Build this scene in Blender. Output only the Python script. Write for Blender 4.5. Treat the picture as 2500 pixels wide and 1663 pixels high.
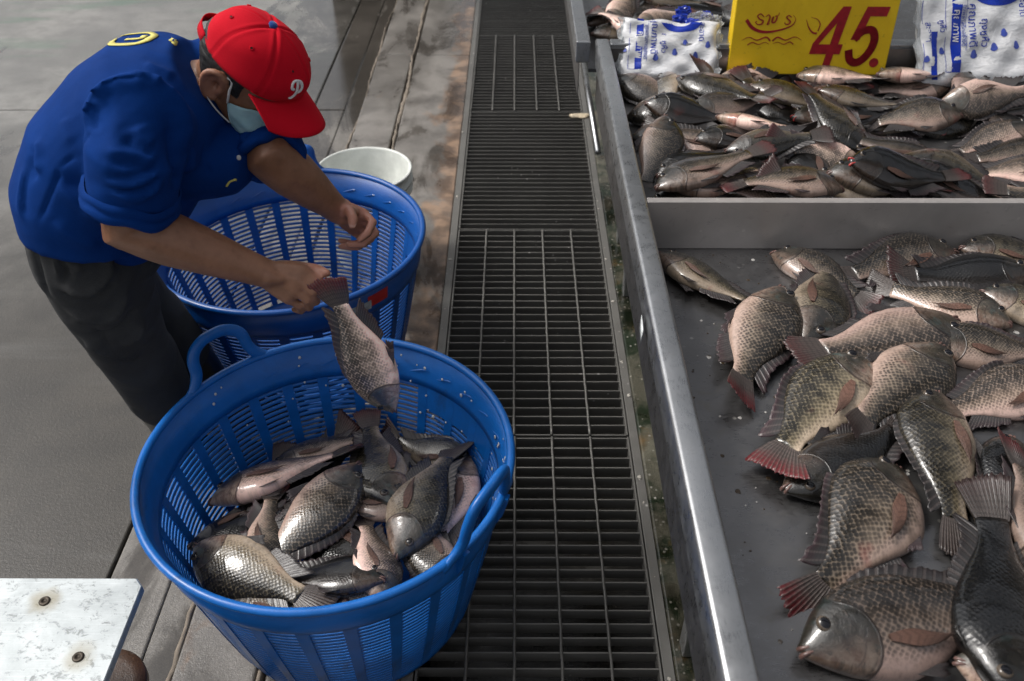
import bpy, bmesh, math, random
import numpy as np
from mathutils import Vector, Matrix, Quaternion
from mathutils.bvhtree import BVHTree
from mathutils import noise as mnoise

random.seed(7); np.random.seed(7)
SC = bpy.context.scene
COL = SC.collection
for o in list(bpy.data.objects): bpy.data.objects.remove(o)

# ------------------------------------------------------------------ camera
cam_d = bpy.data.cameras.new('camera'); cam = bpy.data.objects.new('camera', cam_d); COL.objects.link(cam)
cam.location = (0, 0, 1.65)
cam.rotation_euler = (math.radians(90-38.7), 0, 0.0035)
cam_d.sensor_width = 36.0; cam_d.lens = 30.55; cam_d.clip_start = 0.05; cam_d.clip_end = 400
cam_d.dof.use_dof = True; cam_d.dof.focus_distance = 1.62; cam_d.dof.aperture_fstop = 5.6
SC.camera = cam

# ------------------------------------------------------------------ sky, sun, exposure
SUN_EL, SUN_AZ = math.radians(52), math.radians(282)      # azimuth clockwise from +Y: light from the left
w = bpy.data.worlds.new('World'); SC.world = w; w.use_nodes = True
nt = w.node_tree; nt.nodes.clear()
sky = nt.nodes.new('ShaderNodeTexSky'); sky.sky_type = 'NISHITA'; sky.sun_disc = False
sky.sun_elevation = SUN_EL; sky.sun_rotation = SUN_AZ; sky.dust_density = 6.0; sky.ozone_density = 1.0; sky.air_density = 1.0
hs = nt.nodes.new('ShaderNodeHueSaturation'); hs.inputs['Saturation'].default_value = 0.28
bg = nt.nodes.new('ShaderNodeBackground'); bg.inputs['Strength'].default_value = 0.13
wo = nt.nodes.new('ShaderNodeOutputWorld')
nt.links.new(sky.outputs[0], hs.inputs['Color']); nt.links.new(hs.outputs[0], bg.inputs[0]); nt.links.new(bg.outputs[0], wo.inputs[0])
sd = bpy.data.lights.new('sun', 'SUN'); sd.energy = 1.5; sd.angle = math.radians(14); sd.color = (1.0, 0.965, 0.92)
so = bpy.data.objects.new('sun', sd); COL.objects.link(so)
sdir = Vector((math.sin(SUN_AZ)*math.cos(SUN_EL), math.cos(SUN_AZ)*math.cos(SUN_EL), math.sin(SUN_EL)))
so.rotation_euler = sdir.to_track_quat('Z', 'Y').to_euler(); so.location = (-6, -2, 9)
vs = SC.view_settings; vs.view_transform = 'Standard'; vs.look = 'None'; vs.gamma = 1.0; vs.use_curve_mapping = False
vs.exposure = 0.38

# ------------------------------------------------------------------ helpers
def link(name, me, mat=None, parent=None):
    o = bpy.data.objects.new(name, me); COL.objects.link(o)
    if mat is not None and me is not None:
        for m in (mat if isinstance(mat, (list, tuple)) else [mat]): me.materials.append(m)
    if parent is not None: o.parent = parent
    return o
def tag(o, label=None, cat=None, group=None, kind=None):
    if label: o['label'] = label
    if cat: o['category'] = cat
    if group: o['group'] = group
    if kind: o['kind'] = kind
    return o
def empty(name, loc=(0, 0, 0)):
    o = bpy.data.objects.new(name, None); COL.objects.link(o); o.location = loc; o.empty_display_size = .05
    return o
def mesh(name, vs_, fs, smooth=False):
    me = bpy.data.meshes.new(name); me.from_pydata([tuple(v) for v in vs_], [], fs); me.update()
    if smooth: me.polygons.foreach_set('use_smooth', [True]*len(me.polygons))
    return me
class MB:
    """vertex and face collector"""
    def __init__(s): s.v = []; s.f = []; s.uv = []
    def add(s, v, f):
        n = len(s.v); s.v += [tuple(p) for p in v]; s.f += [tuple(i+n for i in q) for q in f]
    def box(s, x0, x1, y0, y1, z0, z1, bev=0.0):
        if bev <= 0:
            s.add([(x0,y0,z0),(x1,y0,z0),(x1,y1,z0),(x0,y1,z0),(x0,y0,z1),(x1,y0,z1),(x1,y1,z1),(x0,y1,z1)],
                  [(0,3,2,1),(4,5,6,7),(0,1,5,4),(1,2,6,5),(2,3,7,6),(3,0,4,7)])
            return
        bm = bmesh.new(); bmesh.ops.create_cube(bm, size=1)
        for v in bm.verts: v.co = Vector(((x0+x1)/2+v.co.x*(x1-x0), (y0+y1)/2+v.co.y*(y1-y0), (z0+z1)/2+v.co.z*(z1-z0)))
        bmesh.ops.bevel(bm, geom=bm.edges[:]+bm.verts[:], offset=bev, segments=3, profile=.5, affect='EDGES')
        bm.verts.index_update(); s.add([v.co[:] for v in bm.verts], [[v.index for v in f.verts] for f in bm.faces]); bm.free()
    def rings(s, rs, closed=True, caps=True):
        """rs: list of rings (each a list of n points)"""
        n = len(rs[0]); b = len(s.v)
        for r in rs: s.v += [tuple(p) for p in r]
        for i in range(len(rs)-1):
            for j in range(n if closed else n-1):
                k = (j+1) % n
                s.f.append((b+i*n+j, b+i*n+k, b+(i+1)*n+k, b+(i+1)*n+j))
        if caps and closed:
            s.f.append(tuple(b+j for j in reversed(range(n)))); s.f.append(tuple(b+(len(rs)-1)*n+j for j in range(n)))
    def tube(s, pts, rad, n=10, caps=True, ref=None, flat=None, round_ends=False):
        """pts path; rad number, list of numbers or list of (a, b)"""
        P = [Vector(p) for p in pts]; m = len(P)
        R = rad if isinstance(rad, (list, tuple)) else [rad]*m
        R = [r if isinstance(r, (list, tuple)) else (r, r) for r in R]
        if round_ends:
            t0 = (P[0]-P[1]).normalized(); t1 = (P[-1]-P[-2]).normalized(); e0 = min(R[0]); e1 = min(R[-1])
            pre = [(P[0]+t0*e0*q, (R[0][0]*w_, R[0][1]*w_)) for q, w_ in ((.97,.22),(.8,.6),(.45,.9))]
            post = [(P[-1]+t1*e1*q, (R[-1][0]*w_, R[-1][1]*w_)) for q, w_ in ((.45,.9),(.8,.6),(.97,.22))]
            P = [a for a, _ in pre]+P+[a for a, _ in post]; R = [b for _, b in pre]+R+[b for _, b in post]; m = len(P)
        up = Vector(ref) if ref is not None else None
        rs = []; prev = None
        for i in range(m):
            t = (P[min(i+1, m-1)]-P[max(i-1, 0)])
            t = t.normalized() if t.length > 1e-9 else Vector((0, 0, 1))
            if up is not None: a = up-t*up.dot(t)
            elif prev is None:
                a = Vector((0, 0, 1))-t*t.z
                if a.length < .2: a = Vector((1, 0, 0))-t*t.x
            else: a = prev-t*prev.dot(t)
            a.normalize(); prev = a; b = t.cross(a)
            rs.append([P[i]+a*(math.cos(2*math.pi*j/n)*R[i][0])+b*(math.sin(2*math.pi*j/n)*R[i][1]) for j in range(n)])
        s.rings(rs, True, caps)
    def build(s, name, mat=None, parent=None, smooth=True):
        return link(name, mesh(name, s.v, s.f, smooth), mat, parent)
def cat_rom(pts, k=6):
    P = [np.array(p, float) for p in pts]; P = [2*P[0]-P[1]]+P+[2*P[-1]-P[-2]]; out = []
    for i in range(1, len(P)-2):
        for t in np.linspace(0, 1, k, endpoint=False):
            a, b, c, d = P[i-1:i+3]
            out.append(.5*((2*b)+(c-a)*t+(2*a-5*b+4*c-d)*t*t+(3*b-a-3*c+d)*t**3))
    out.append(P[-2]); return [tuple(q) for q in out]
def copy_tree(o, parent=None):
    c = o.copy(); COL.objects.link(c); c.parent = parent
    for ch in list(o.children): copy_tree(ch, c)
    return c
def remeshed(mb, voxel, smooth_it=6, fac=.5):
    """one continuous skin round a set of overlapping closed pieces"""
    o = link('tmp', mesh('tmp', mb.v, mb.f))
    r = o.modifiers.new('r', 'REMESH'); r.mode = 'VOXEL'; r.voxel_size = voxel; r.use_smooth_shade = True
    if smooth_it:
        q = o.modifiers.new('s', 'SMOOTH'); q.factor = fac; q.iterations = smooth_it
    dg = bpy.context.evaluated_depsgraph_get(); dg.update()
    me = bpy.data.meshes.new_from_object(o.evaluated_get(dg)); bpy.data.objects.remove(o)
    me.polygons.foreach_set('use_smooth', [True]*len(me.polygons)); return me
def get_co(me):
    a = np.empty(len(me.vertices)*3, 'f'); me.vertices.foreach_get('co', a); return a.reshape(-1, 3).astype(float)
def get_no(me):
    a = np.empty(len(me.vertices)*3, 'f'); me.vertices.foreach_get('normal', a); return a.reshape(-1, 3).astype(float)
def set_co(me, a):
    me.vertices.foreach_set('co', a.astype('f').ravel()); me.update()
def polyline_dist(co, pts):
    best = np.full(len(co), 9.0); along = np.zeros(len(co)); n = len(pts)-1
    for i in range(n):
        a = np.array(pts[i]); b = np.array(pts[i+1]); ab = b-a
        t = np.clip(((co-a)@ab)/max(ab@ab, 1e-12), 0, 1); d = np.linalg.norm(co-(a+t[:, None]*ab), axis=1)
        m = d < best; best[m] = d[m]; along[m] = (i+t[m])/n
    return best, along
def snap(bvh, pts):
    out = []
    for p in pts:
        h = bvh.find_nearest(Vector(p)); out.append(tuple(h[0]))
    return out
def sinnoise(co, sc, seed=0, octs=3):
    r = np.random.RandomState(seed); d = np.zeros(len(co)); a = 1.0
    for k in range(octs):
        for q in range(4):
            v = r.normal(size=3); v /= np.linalg.norm(v)
            d += a*np.sin(co@v*sc*(2**k)*r.uniform(.7, 1.3)+r.uniform(0, 6.28)+1.3*np.sin(co@r.normal(size=3)*sc*.5))
        a *= .5
    return d/6

# ------------------------------------------------------------------ materials
class G:
    def __init__(s, name):
        s.m = bpy.data.materials.new(name); s.m.use_nodes = True; s.t = s.m.node_tree; s.t.nodes.clear()
        s.out = s.t.nodes.new('ShaderNodeOutputMaterial'); s.b = s.t.nodes.new('ShaderNodeBsdfPrincipled')
        s.t.links.new(s.b.outputs[0], s.out.inputs[0]); s._tc = None
    def n(s, typ, ins=None, **props):
        nd = s.t.nodes.new('ShaderNode'+typ)
        for k, v in props.items(): setattr(nd, k, v)
        for k, v in (ins or {}).items(): s.set(nd.inputs[k], v)
        return nd
    def set(s, sock, v):
        if isinstance(v, bpy.types.NodeSocket): s.t.links.new(v, sock)
        else:
            if isinstance(v, (tuple, list)) and len(v) == 3 and sock.type == 'RGBA': v = (*v, 1)
            sock.default_value = v
    def p(s, **kw):
        for k, v in kw.items(): s.set(s.b.inputs[k.replace('_', ' ')], v)
    def obj(s):
        if s._tc is None: s._tc = s.n('TexCoord')
        return s._tc.outputs['Object']
    def geo(s): return s.n('NewGeometry').outputs['Position']
    def m2(s, op, a, b=0.0, clamp=False):
        nd = s.n('Math', operation=op, use_clamp=clamp); s.set(nd.inputs[0], a); s.set(nd.inputs[1], b); return nd.outputs[0]
    def sst(s, x, lo, hi):
        nd = s.n('MapRange', interpolation_type='SMOOTHSTEP'); s.set(nd.inputs[0], x); nd.inputs[1].default_value = lo; nd.inputs[2].default_value = hi
        return nd.outputs[0]
    def mix(s, f, a, b, blend='MIX'):
        nd = s.n('Mix', data_type='RGBA', blend_type=blend); s.set(nd.inputs[0], f); s.set(nd.inputs[6], a); s.set(nd.inputs[7], b); return nd.outputs[2]
    def noise(s, vec, scale, detail=4, rough=.55, dist=0.0, dim='3D'):
        nd = s.n('TexNoise', {'Vector': vec, 'Scale': scale, 'Detail': detail, 'Roughness': rough, 'Distortion': dist}, noise_dimensions=dim); return nd.outputs['Fac']
    def mapping(s, vec, scale=(1, 1, 1), rot=(0, 0, 0), loc=(0, 0, 0)):
        return s.n('Mapping', {'Vector': vec, 'Scale': scale, 'Rotation': rot, 'Location': loc}).outputs[0]
    def xyz(s, vec):
        nd = s.n('SeparateXYZ', {0: vec}); return nd.outputs
    def vor(s, vec, scale, feat='F1', rnd=1.0, dim='3D'):
        return s.n('TexVoronoi', {'Vector': vec, 'Scale': scale, 'Randomness': rnd}, feature=feat, voronoi_dimensions=dim)
    def bump(s, h, strength=.3, dist=.002, normal=None):
        nd = s.n('Bump', {'Height': h, 'Strength': strength, 'Distance': dist})
        if normal is not None: s.set(nd.inputs['Normal'], normal)
        return nd.outputs[0]
    def attr(s, name, typ='OBJECT'):
        return s.n('Attribute', attribute_name=name, attribute_type=typ).outputs['Fac']
    def uv(s, name): return s.n('UVMap', uv_map=name).outputs[0]

def plain(name, col, rough=.5, metal=0.0, spec=.5, var=.12, vscale=30, bump=0.0, bscale=200):
    g = G(name); v = g.noise(g.obj(), vscale, 5, .6)
    f = g.sst(v, .25, .75)
    g.p(Base_Color=g.mix(f, tuple(c*(1-var) for c in col), tuple(min(1, c*(1+var)) for c in col)), Metallic=metal)
    g.b.inputs['Specular IOR Level'].default_value = spec
    g.p(Roughness=g.m2('ADD', g.m2('MULTIPLY', v, .2), rough-.1, True))
    if bump: g.p(Normal=g.bump(g.noise(g.obj(), bscale, 3), bump, .001))
    return g.m

def concrete(name, base, wet_expr, agg=1.0, rust=False, green=False, moss=False, near_dark=False):
    g = G(name); P = g.geo(); x, y, z = g.xyz(P)
    big = g.noise(P, 1.7, 6, .62, .4); med = g.noise(P, 9, 5, .65); fine = g.noise(P, 140, 4, .7)
    sp = g.vor(P, 75).outputs['Distance']; sp2 = g.vor(P, 40)
    c = g.mix(g.sst(big, .34, .66), tuple(v*.6 for v in base), tuple(v*1.2 for v in base))
    c = g.mix(g.m2('MULTIPLY', g.sst(med, .42, .66), .6), c, tuple(v*.5 for v in base))
    c = g.mix(g.m2('MULTIPLY', g.sst(fine, .45, .75), .4*agg), c, (base[0]*1.55, base[1]*1.5, base[2]*1.4))
    c = g.mix(g.m2('MULTIPLY', g.sst(sp, .26, .14), .55*agg), c, (.055, .052, .05))
    c = g.mix(g.m2('MULTIPLY', g.m2('MULTIPLY', g.sst(sp2.outputs['Distance'], .17, .09), g.sst(g.noise(P, 15, 2), .5, .58)), .55*agg), c, (.36, .33, .29))
    salt = g.noise(P, 330, 2, .8)
    c = g.mix(g.m2('MULTIPLY', g.sst(salt, .52, .66), .55*agg), c, tuple(v*1.9 for v in base)); c = g.mix(g.m2('MULTIPLY', g.sst(salt, .47, .34), .6*agg), c, tuple(v*.35 for v in base))
    drk = g.vor(P, 21).outputs['Distance']
    c = g.mix(g.m2('MULTIPLY', g.sst(drk, .09, .04), .55), c, (.03, .027, .024))
    if near_dark: c = g.mix(g.sst(g.m2('ADD', y, g.m2('MULTIPLY', g.m2('SUBTRACT', big, .5), 1.6)), 3.9, 1.9), c, g.n('Mix', {0: 1.0, 6: c, 7: (.19, .168, .138, 1)}, data_type='RGBA', blend_type='MULTIPLY').outputs[2])  # darker and browner towards the viewer, paler with distance
    if green:
        gx = g.noise(g.mapping(P, (.5, 3.2, 1)), 1.5, 4, .6, 1.2)
        gm = g.m2('MULTIPLY', g.sst(gx, .55, .72), g.sst(y, 4.0, 4.8))
        c = g.mix(g.m2('MULTIPLY', gm, .55), c, (.06, .16, .09))
        st = g.noise(g.mapping(P, (.35, 2.6, 1), (0, 0, .25)), 2.4, 5, .65, .8)
        c = g.mix(g.m2('MULTIPLY', g.sst(st, .5, .75), .5), c, tuple(v*.5 for v in base))
    if rust:
        r1 = g.noise(g.mapping(P, (2.2, 1, 1)), 3.1, 5, .65, .5)
        near = g.sst(x, -.42, -.24)
        rm = g.sst(g.m2('ADD', r1, g.m2('MULTIPLY', near, .32)), .62, .78)
        rc = g.mix(g.sst(g.noise(P, 12, 4), .4, .65), (.11, .055, .024), (.36, .22, .13))
        c = g.mix(g.m2('MULTIPLY', rm, .6), c, rc)
    if moss:
        mm = g.noise(P, 7, 6, .7, .5)
        c = g.mix(g.sst(mm, .42, .6), c, (.012, .02, .009))
        c = g.mix(g.m2('MULTIPLY', g.sst(g.noise(P, 5.3, 5, .7), .54, .68), .8), c, (.13, .075, .025))
        c = g.mix(g.sst(g.vor(P, 48).outputs['Distance'], .2, .1), c, (.24, .23, .2))
    wet = wet_expr(g, P, x, y) if wet_expr else None
    rough = g.m2('ADD', g.m2('MULTIPLY', fine, .25), g.m2('MULTIPLY', big, .5), True)
    if wet is not None:
        c = g.mix(wet, c, g.mix(.5, c, (.035, .028, .02), 'MULTIPLY'))
        c = g.mix(g.m2('MULTIPLY', wet, .55), c, g.n('Mix', {6: c, 0: 1.0, 7: (.34, .3, .26, 1)}, data_type='RGBA', blend_type='MULTIPLY').outputs[2])
        rough = g.n('Mix', {0: wet, 2: rough, 3: .12}, data_type='FLOAT').outputs[0]
    g.p(Base_Color=c, Roughness=rough)
    h = g.m2('ADD', g.m2('MULTIPLY', fine, .6), g.m2('MULTIPLY', salt, .35))
    st_ = .5 if wet is None else g.m2('SUBTRACT', .5, g.m2('MULTIPLY', wet, .42))
    g.p(Normal=g.bump(h, st_, .003)); return g.m

def wet_slab(g, P, x, y):
    n = g.noise(g.mapping(P, (1, .45, 1)), 2.2, 5, .6, .7)
    return g.m2('MULTIPLY', g.sst(g.m2('ADD', n, g.m2('MULTIPLY', g.sst(x, -1.9, -.9), .22)), .6, .7), g.sst(y, 2.6, 4.2))
def wet_gut(g, P, x, y):
    n = g.noise(g.mapping(P, (1.6, .5, 1)), 3.0, 5, .62, .6)
    return g.sst(g.m2('ADD', n, g.m2('MULTIPLY', g.sst(y, 2.5, 4.0), .2)), .47, .6)
def wet_curb(g, P, x, y):
    n = g.noise(g.mapping(P, (1.5, .7, 1)), 3.6, 5, .6, .6)
    return g.m2('MULTIPLY', g.sst(n, .46, .66), .8)

M_slab = concrete('concrete_slab', (.195, .19, .178), wet_slab, .9, green=True, near_dark=True)
M_gut = concrete('wet_gutter_concrete', (.18, .168, .152), wet_gut, .6)
M_curb = concrete('curb_concrete', (.20, .187, .172), wet_curb, .45, rust=True)
M_ledge = concrete('mossy_ledge', (.1, .095, .07), lambda g, P, x, y: g.sst(g.noise(P, 4, 4), .4, .6), .9, moss=True)
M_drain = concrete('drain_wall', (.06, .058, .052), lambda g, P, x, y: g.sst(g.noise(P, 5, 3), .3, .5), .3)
M_seam = plain('tan_seam', (.19, .158, .125), .8, var=.3, vscale=40, bump=.5, bscale=120)
M_crack = plain('dark_joint', (.085, .076, .065), .8)

def steel(name, base, r0, r1, brush=(1, 1, 1), spots=.4):
    g = G(name); P = g.geo()
    br = g.noise(g.mapping(P, brush), 60, 4, .6); n = g.noise(P, 6, 6, .65); sm = g.noise(P, 28, 5, .7, .5)
    c = g.mix(g.sst(n, .3, .7), tuple(v*.82 for v in base), base)
    c = g.mix(g.m2('MULTIPLY', g.sst(sm, .58, .72), spots), c, (.2, .19, .175))
    dots = g.m2('MULTIPLY', g.sst(g.vor(P, 26).outputs['Distance'], .12, .05), g.sst(g.noise(P, 3.0, 2), .5, .6))
    c = g.mix(g.m2('MULTIPLY', dots, spots*1.4), c, (.62, .6, .56))
    g.p(Base_Color=c, Metallic=.92)
    rg = g.m2('ADD', g.m2('MULTIPLY', g.sst(g.m2('ADD', g.m2('MULTIPLY', br, .5), g.m2('MULTIPLY', sm, .5)), .3, .7), r1-r0), r0)
    g.p(Roughness=rg, Normal=g.bump(g.m2('ADD', g.m2('MULTIPLY', br, .4), g.m2('MULTIPLY', sm, 1.2)), .12, .0012)); return g.m
M_steel = steel('stainless_rail', (.46, .47, .48), .22, .45, (40, 1, 1))
M_tray = steel('stainless_tray', (.23, .226, .226), .22, .5, (1, 6, 1), .8)
M_div = steel('stainless_divider', (.46, .43, .41), .25, .5, (1, 30, 30), .3); M_div.node_tree.nodes['Principled BSDF'].inputs['Metallic'].default_value = .45
M_galv = steel('galvanised_bar', (.165, .16, .148), .38, .6, (1, 20, 20), .6); M_galv.node_tree.nodes['Principled BSDF'].inputs['Metallic'].default_value = .35
M_alu = steel('aluminium_plate', (.72, .74, .75), .38, .6, (1, 60, 1), .25)

def plastic(name, col, rough=.32, dirt=.5):
    g = G(name); P = g.obj(); n = g.noise(P, 9, 6, .65, .4); sc = g.noise(g.mapping(P, (1, 1, 6)), 40, 4, .6)
    c = g.mix(g.sst(n, .3, .75), tuple(v*.8 for v in col), tuple(v*1.12 for v in col))
    c = g.mix(g.m2('MULTIPLY', g.sst(sc, .6, .74), .25), c, (col[0]+.08, col[1]+.1, col[2]*.9+.05))
    d = g.noise(P, 5.5, 6, .7, .8)
    c = g.mix(g.m2('MULTIPLY', g.sst(d, .55, .72), dirt), c, (.02, .03, .045))
    g.p(Base_Color=c, Roughness=g.m2('ADD', g.m2('MULTIPLY', n, .35), rough-.12, True))
    g.p(Normal=g.bump(g.m2('ADD', sc, n), .12, .002)); return g.m
M_blue = plastic('blue_plastic', (.003, .125, .46))
M_blue2 = plastic('deep_blue_plastic', (.0015, .07, .30))
M_bucket = plastic('white_plastic', (.70, .72, .68), .35, .15)

def cloth(name, col, dark=.75, weave=900, wr=.25, sheen=.3):
    g = G(name); P = g.obj(); n = g.noise(P, 7, 5, .6); f = g.noise(P, weave, 2, .6)
    c = g.mix(g.sst(n, .3, .7), tuple(v*dark for v in col), col)
    c = g.mix(g.m2('MULTIPLY', g.sst(f, .4, .7), .35), c, tuple(min(1, v*1.5+.004) for v in col))
    g.p(Base_Color=c, Roughness=.85); g.b.inputs['Specular IOR Level'].default_value = .1
    g.b.inputs['Sheen Weight'].default_value = sheen; g.b.inputs['Sheen Roughness'].default_value = .5
    rn = g.n('TexNoise', {'Vector': g.mapping(P, (1, 1, 1.5), (.3, .2, .5)), 'Scale': 11.0, 'Detail': 3.0, 'Roughness': .45, 'Distortion': .8}, noise_type='RIDGED_MULTIFRACTAL').outputs[0]
    nb = g.bump(rn, (.6 if weave < 800 else .4) if weave < 1200 else .08, .012)
    g.p(Normal=g.bump(g.m2('ADD', f, g.m2('MULTIPLY', g.noise(P, 60, 4), .8)), wr, .0012, nb)); return g.m
M_shirt = cloth('blue_polo_cloth', (.0007, .031, .175), .72, 1100, .3, .0)
M_trous = cloth('charcoal_cloth', (.045, .046, .048), .7, 700, .3, .03)
M_red = cloth('red_cap_cloth', (.52, .004, .016), .86, 1300, .2, .02)
M_boot = plain('brown_black_rubber', (.011, .009, .007), .38, var=.3, vscale=14)
M_capblue = cloth('blue_button_cloth', (.01, .05, .22), .9, 900)
M_white = plain('white_thread', (.62, .62, .62), .7, bump=.3, bscale=700)
M_yellow_print = plain('yellow_print', (.62, .55, .14), .6)

g = G('skin_brown'); P = g.obj(); n = g.noise(P, 16, 5, .6); f = g.noise(P, 420, 3, .6)
pk = g.attr('palm', 'GEOMETRY')
c = g.mix(g.sst(n, .3, .72), (.20, .092, .050), (.30, .145, .085))
c = g.mix(g.m2('MULTIPLY', g.sst(g.noise(P, 60, 4), .5, .75), .25), c, (.10, .04, .025))
c = g.mix(g.m2('MULTIPLY', pk, .8), c, (.55, .25, .18))
g.p(Base_Color=c, Roughness=g.m2('ADD', g.m2('MULTIPLY', f, .25), .34))
g.b.inputs['Subsurface Weight'].default_value = .08; g.b.inputs['Subsurface Radius'].default_value = (.008, .003, .0015)
g.p(Normal=g.bump(g.m2('ADD', f, g.m2('MULTIPLY', g.noise(P, 120, 3), .8)), .22, .0008)); M_skin = g.m
M_nail = plain('finger_nail', (.5, .27, .21), .3, var=.05)
g = G('black_hair'); P = g.obj(); s = g.noise(g.mapping(P, (1, 1, .25), (.3, .6, 0)), 420, 4, .7)
g.p(Base_Color=g.mix(g.sst(s, .4, .7), (.004, .004, .004), (.022, .02, .019)), Roughness=.5, Normal=g.bump(s, .8, .003)); M_hair = g.m
g = G('mask_fabric'); P = g.obj(); n = g.noise(P, 26, 4); f = g.noise(P, 900, 2)
g.p(Base_Color=g.mix(g.sst(n, .3, .7), (.27, .46, .53), (.37, .58, .64)), Roughness=.75, Normal=g.bump(g.m2('ADD', f, n), .25, .001))
g.b.inputs['Subsurface Weight'].default_value = .05; M_mask = g.m
M_rust = concrete('rusty_iron', (.085, .04, .02), None, .5)

# ---- fish
def fish_skin(name, belly, flank, back, spotc, bars, wetr, spot_amt):
    g = G(name); U = g.uv('skin'); V = g.uv('girth'); x, y, _ = g.xyz(U); hr, s, _ = g.xyz(V)
    tone = g.attr('tone'); rnd = g.n('ObjectInfo').outputs['Random']
    Pn = g.n('VectorMath', {0: U, 1: g.n('CombineXYZ', {0: g.m2('MULTIPLY', rnd, 7.0), 1: g.m2('MULTIPLY', rnd, 3.0)}).outputs[0]}, operation='ADD').outputs[0]
    n1 = g.noise(Pn, 22, 4, .6); n2 = g.noise(Pn, 70, 5, .65); n3 = g.noise(Pn, 260, 3, .6)
    hj = g.m2('ADD', hr, g.m2('MULTIPLY', g.m2('SUBTRACT', n1, .5), .22))
    c = g.mix(g.sst(hj, .08, .42), belly, flank); c = g.mix(g.sst(hj, .34, .70), c, back)
    # scales: a diamond lattice
    wp = g.n('VectorMath', {0: U, 1: g.n('CombineXYZ', {0: g.m2('MULTIPLY', g.m2('SUBTRACT', n2, .5), .005), 1: g.m2('MULTIPLY', g.m2('SUBTRACT', n1, .5), .006)}).outputs[0]}, operation='ADD').outputs[0]
    vo = g.vor(g.mapping(g.mapping(wp, (1.0, 1.12, 1)), (172, 172, 172), (0, 0, math.pi/4)), 1.0, 'F1', .42, '2D')
    d = vo.outputs['Distance']
    # gill cover arc and head
    gd = g.n('VectorMath', {0: U, 1: (.035, -.004, 0)}, operation='DISTANCE').outputs['Value']
    gd = g.m2('ADD', gd, g.m2('MULTIPLY', g.m2('SUBTRACT', n1, .5), .006))
    body = g.m2('MAXIMUM', g.sst(gd, .041, .046), g.sst(x, .075, .085)); body = g.m2('MULTIPLY', body, g.sst(x, .045, .055))
    fade = g.m2('MULTIPLY', g.sst(hr, .05, .25), body)
    patch = g.sst(g.noise(Pn, 17, 3, .6), .32, .62)
    spot = g.m2('MULTIPLY', g.m2('MULTIPLY', g.sst(d, .52, .2), fade), g.m2('MULTIPLY', spot_amt, g.m2('ADD', g.m2('MULTIPLY', patch, .75), .25)))
    edge = g.m2('MULTIPLY', g.sst(d, .46, .62), fade)
    bar = g.m2('SINE', g.m2('ADD', g.m2('MULTIPLY', x, 170.0), g.m2('MULTIPLY', n1, 5.0)))
    bar = g.m2('MULTIPLY', g.m2('MULTIPLY', g.sst(bar, -.1, .9), g.sst(hr, .3, .6)), bars)
    c = g.mix(g.m2('MULTIPLY', bar, body), c, tuple(v*.45 for v in back))
    c = g.mix(g.m2('MULTIPLY', g.sst(n2, .48, .72), .45), c, tuple(v*.6 for v in flank))
    c = g.mix(g.m2('MULTIPLY', g.sst(g.noise(Pn, 11, 4, .65), .52, .68), .6), c, tuple(v*.8 for v in back))
    c = g.mix(g.m2('MULTIPLY', g.sst(n3, .5, .7), .3), c, tuple(v*.4 for v in flank))
    c = g.mix(spot, c, spotc)
    c = g.mix(g.m2('MULTIPLY', edge, .35), c, tuple(min(1, v*1.6) for v in flank))
    # head: mottled, warm cheek
    hn = g.noise(Pn, 95, 5, .7, .8)
    hd = g.mix(g.sst(hj, .05, .52), g.mix(g.sst(n2, .35, .65), (.20, .12, .085), (.36, .27, .21)), g.mix(g.sst(n1, .35, .65), (.022, .021, .018), (.075, .064, .048)))
    hd = g.mix(g.m2('MULTIPLY', g.sst(hn, .5, .68), .7), hd, (.02, .018, .016)); hd = g.mix(g.m2('MULTIPLY', g.sst(hn, .42, .3), .45), hd, (.36, .27, .22)); hd = g.mix(g.m2('MULTIPLY', g.sst(g.noise(Pn, 40, 3), .58, .7), .5), hd, (.06, .10, .095))
    c = g.mix(g.m2('SUBTRACT', 1.0, body), c, hd)
    arc = g.m2('MULTIPLY', g.sst(g.m2('ABSOLUTE', g.m2('SUBTRACT', gd, .0425)), .0022, .0004), g.sst(x, .05, .06))
    c = g.mix(g.m2('MULTIPLY', arc, .75), c, (.03, .018, .014))
    arc2 = g.m2('MULTIPLY', g.sst(g.m2('ABSOLUTE', g.m2('SUBTRACT', gd, .0262)), .0016, .0004), g.sst(x, .04, .05))
    c = g.mix(g.m2('MULTIPLY', arc2, .45), c, (.05, .03, .024))
    bl = g.m2('MULTIPLY', g.sst(g.noise(Pn, 14, 3), .6, .75), g.sst(hr, .6, .2))
    c = g.mix(g.m2('MULTIPLY', bl, .5), c, (.34, .09, .07))
    # each fish has its own tone
    k = g.m2('ADD', g.m2('MULTIPLY', g.m2('POWER', tone, 1.3), 1.2), .10)
    c = g.n('Mix', {0: 1.0, 6: c, 7: g.n('CombineColor', {0: k, 1: k, 2: k}).outputs[0]}, data_type='RGBA', blend_type='MULTIPLY').outputs[2]
    g.p(Base_Color=c, Roughness=g.m2('ADD', g.m2('MULTIPLY', n2, .26), wetr-.1, True))
    g.b.inputs['Specular IOR Level'].default_value = .38
    g.b.inputs['Coat Weight'].default_value = .75; g.b.inputs['Coat Roughness'].default_value = .04
    h = g.m2('ADD', g.m2('MULTIPLY', g.m2('SUBTRACT', .7, d), fade), g.m2('MULTIPLY', n3, .35)); h = g.m2('SUBTRACT', h, g.m2('MULTIPLY', arc, 1.5))
    h = g.m2('ADD', h, g.m2('MULTIPLY', n2, .5)); h = g.m2('ADD', h, g.m2('MULTIPLY', g.m2('SUBTRACT', 1.0, body), g.m2('MULTIPLY', hn, 1.3)))
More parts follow.
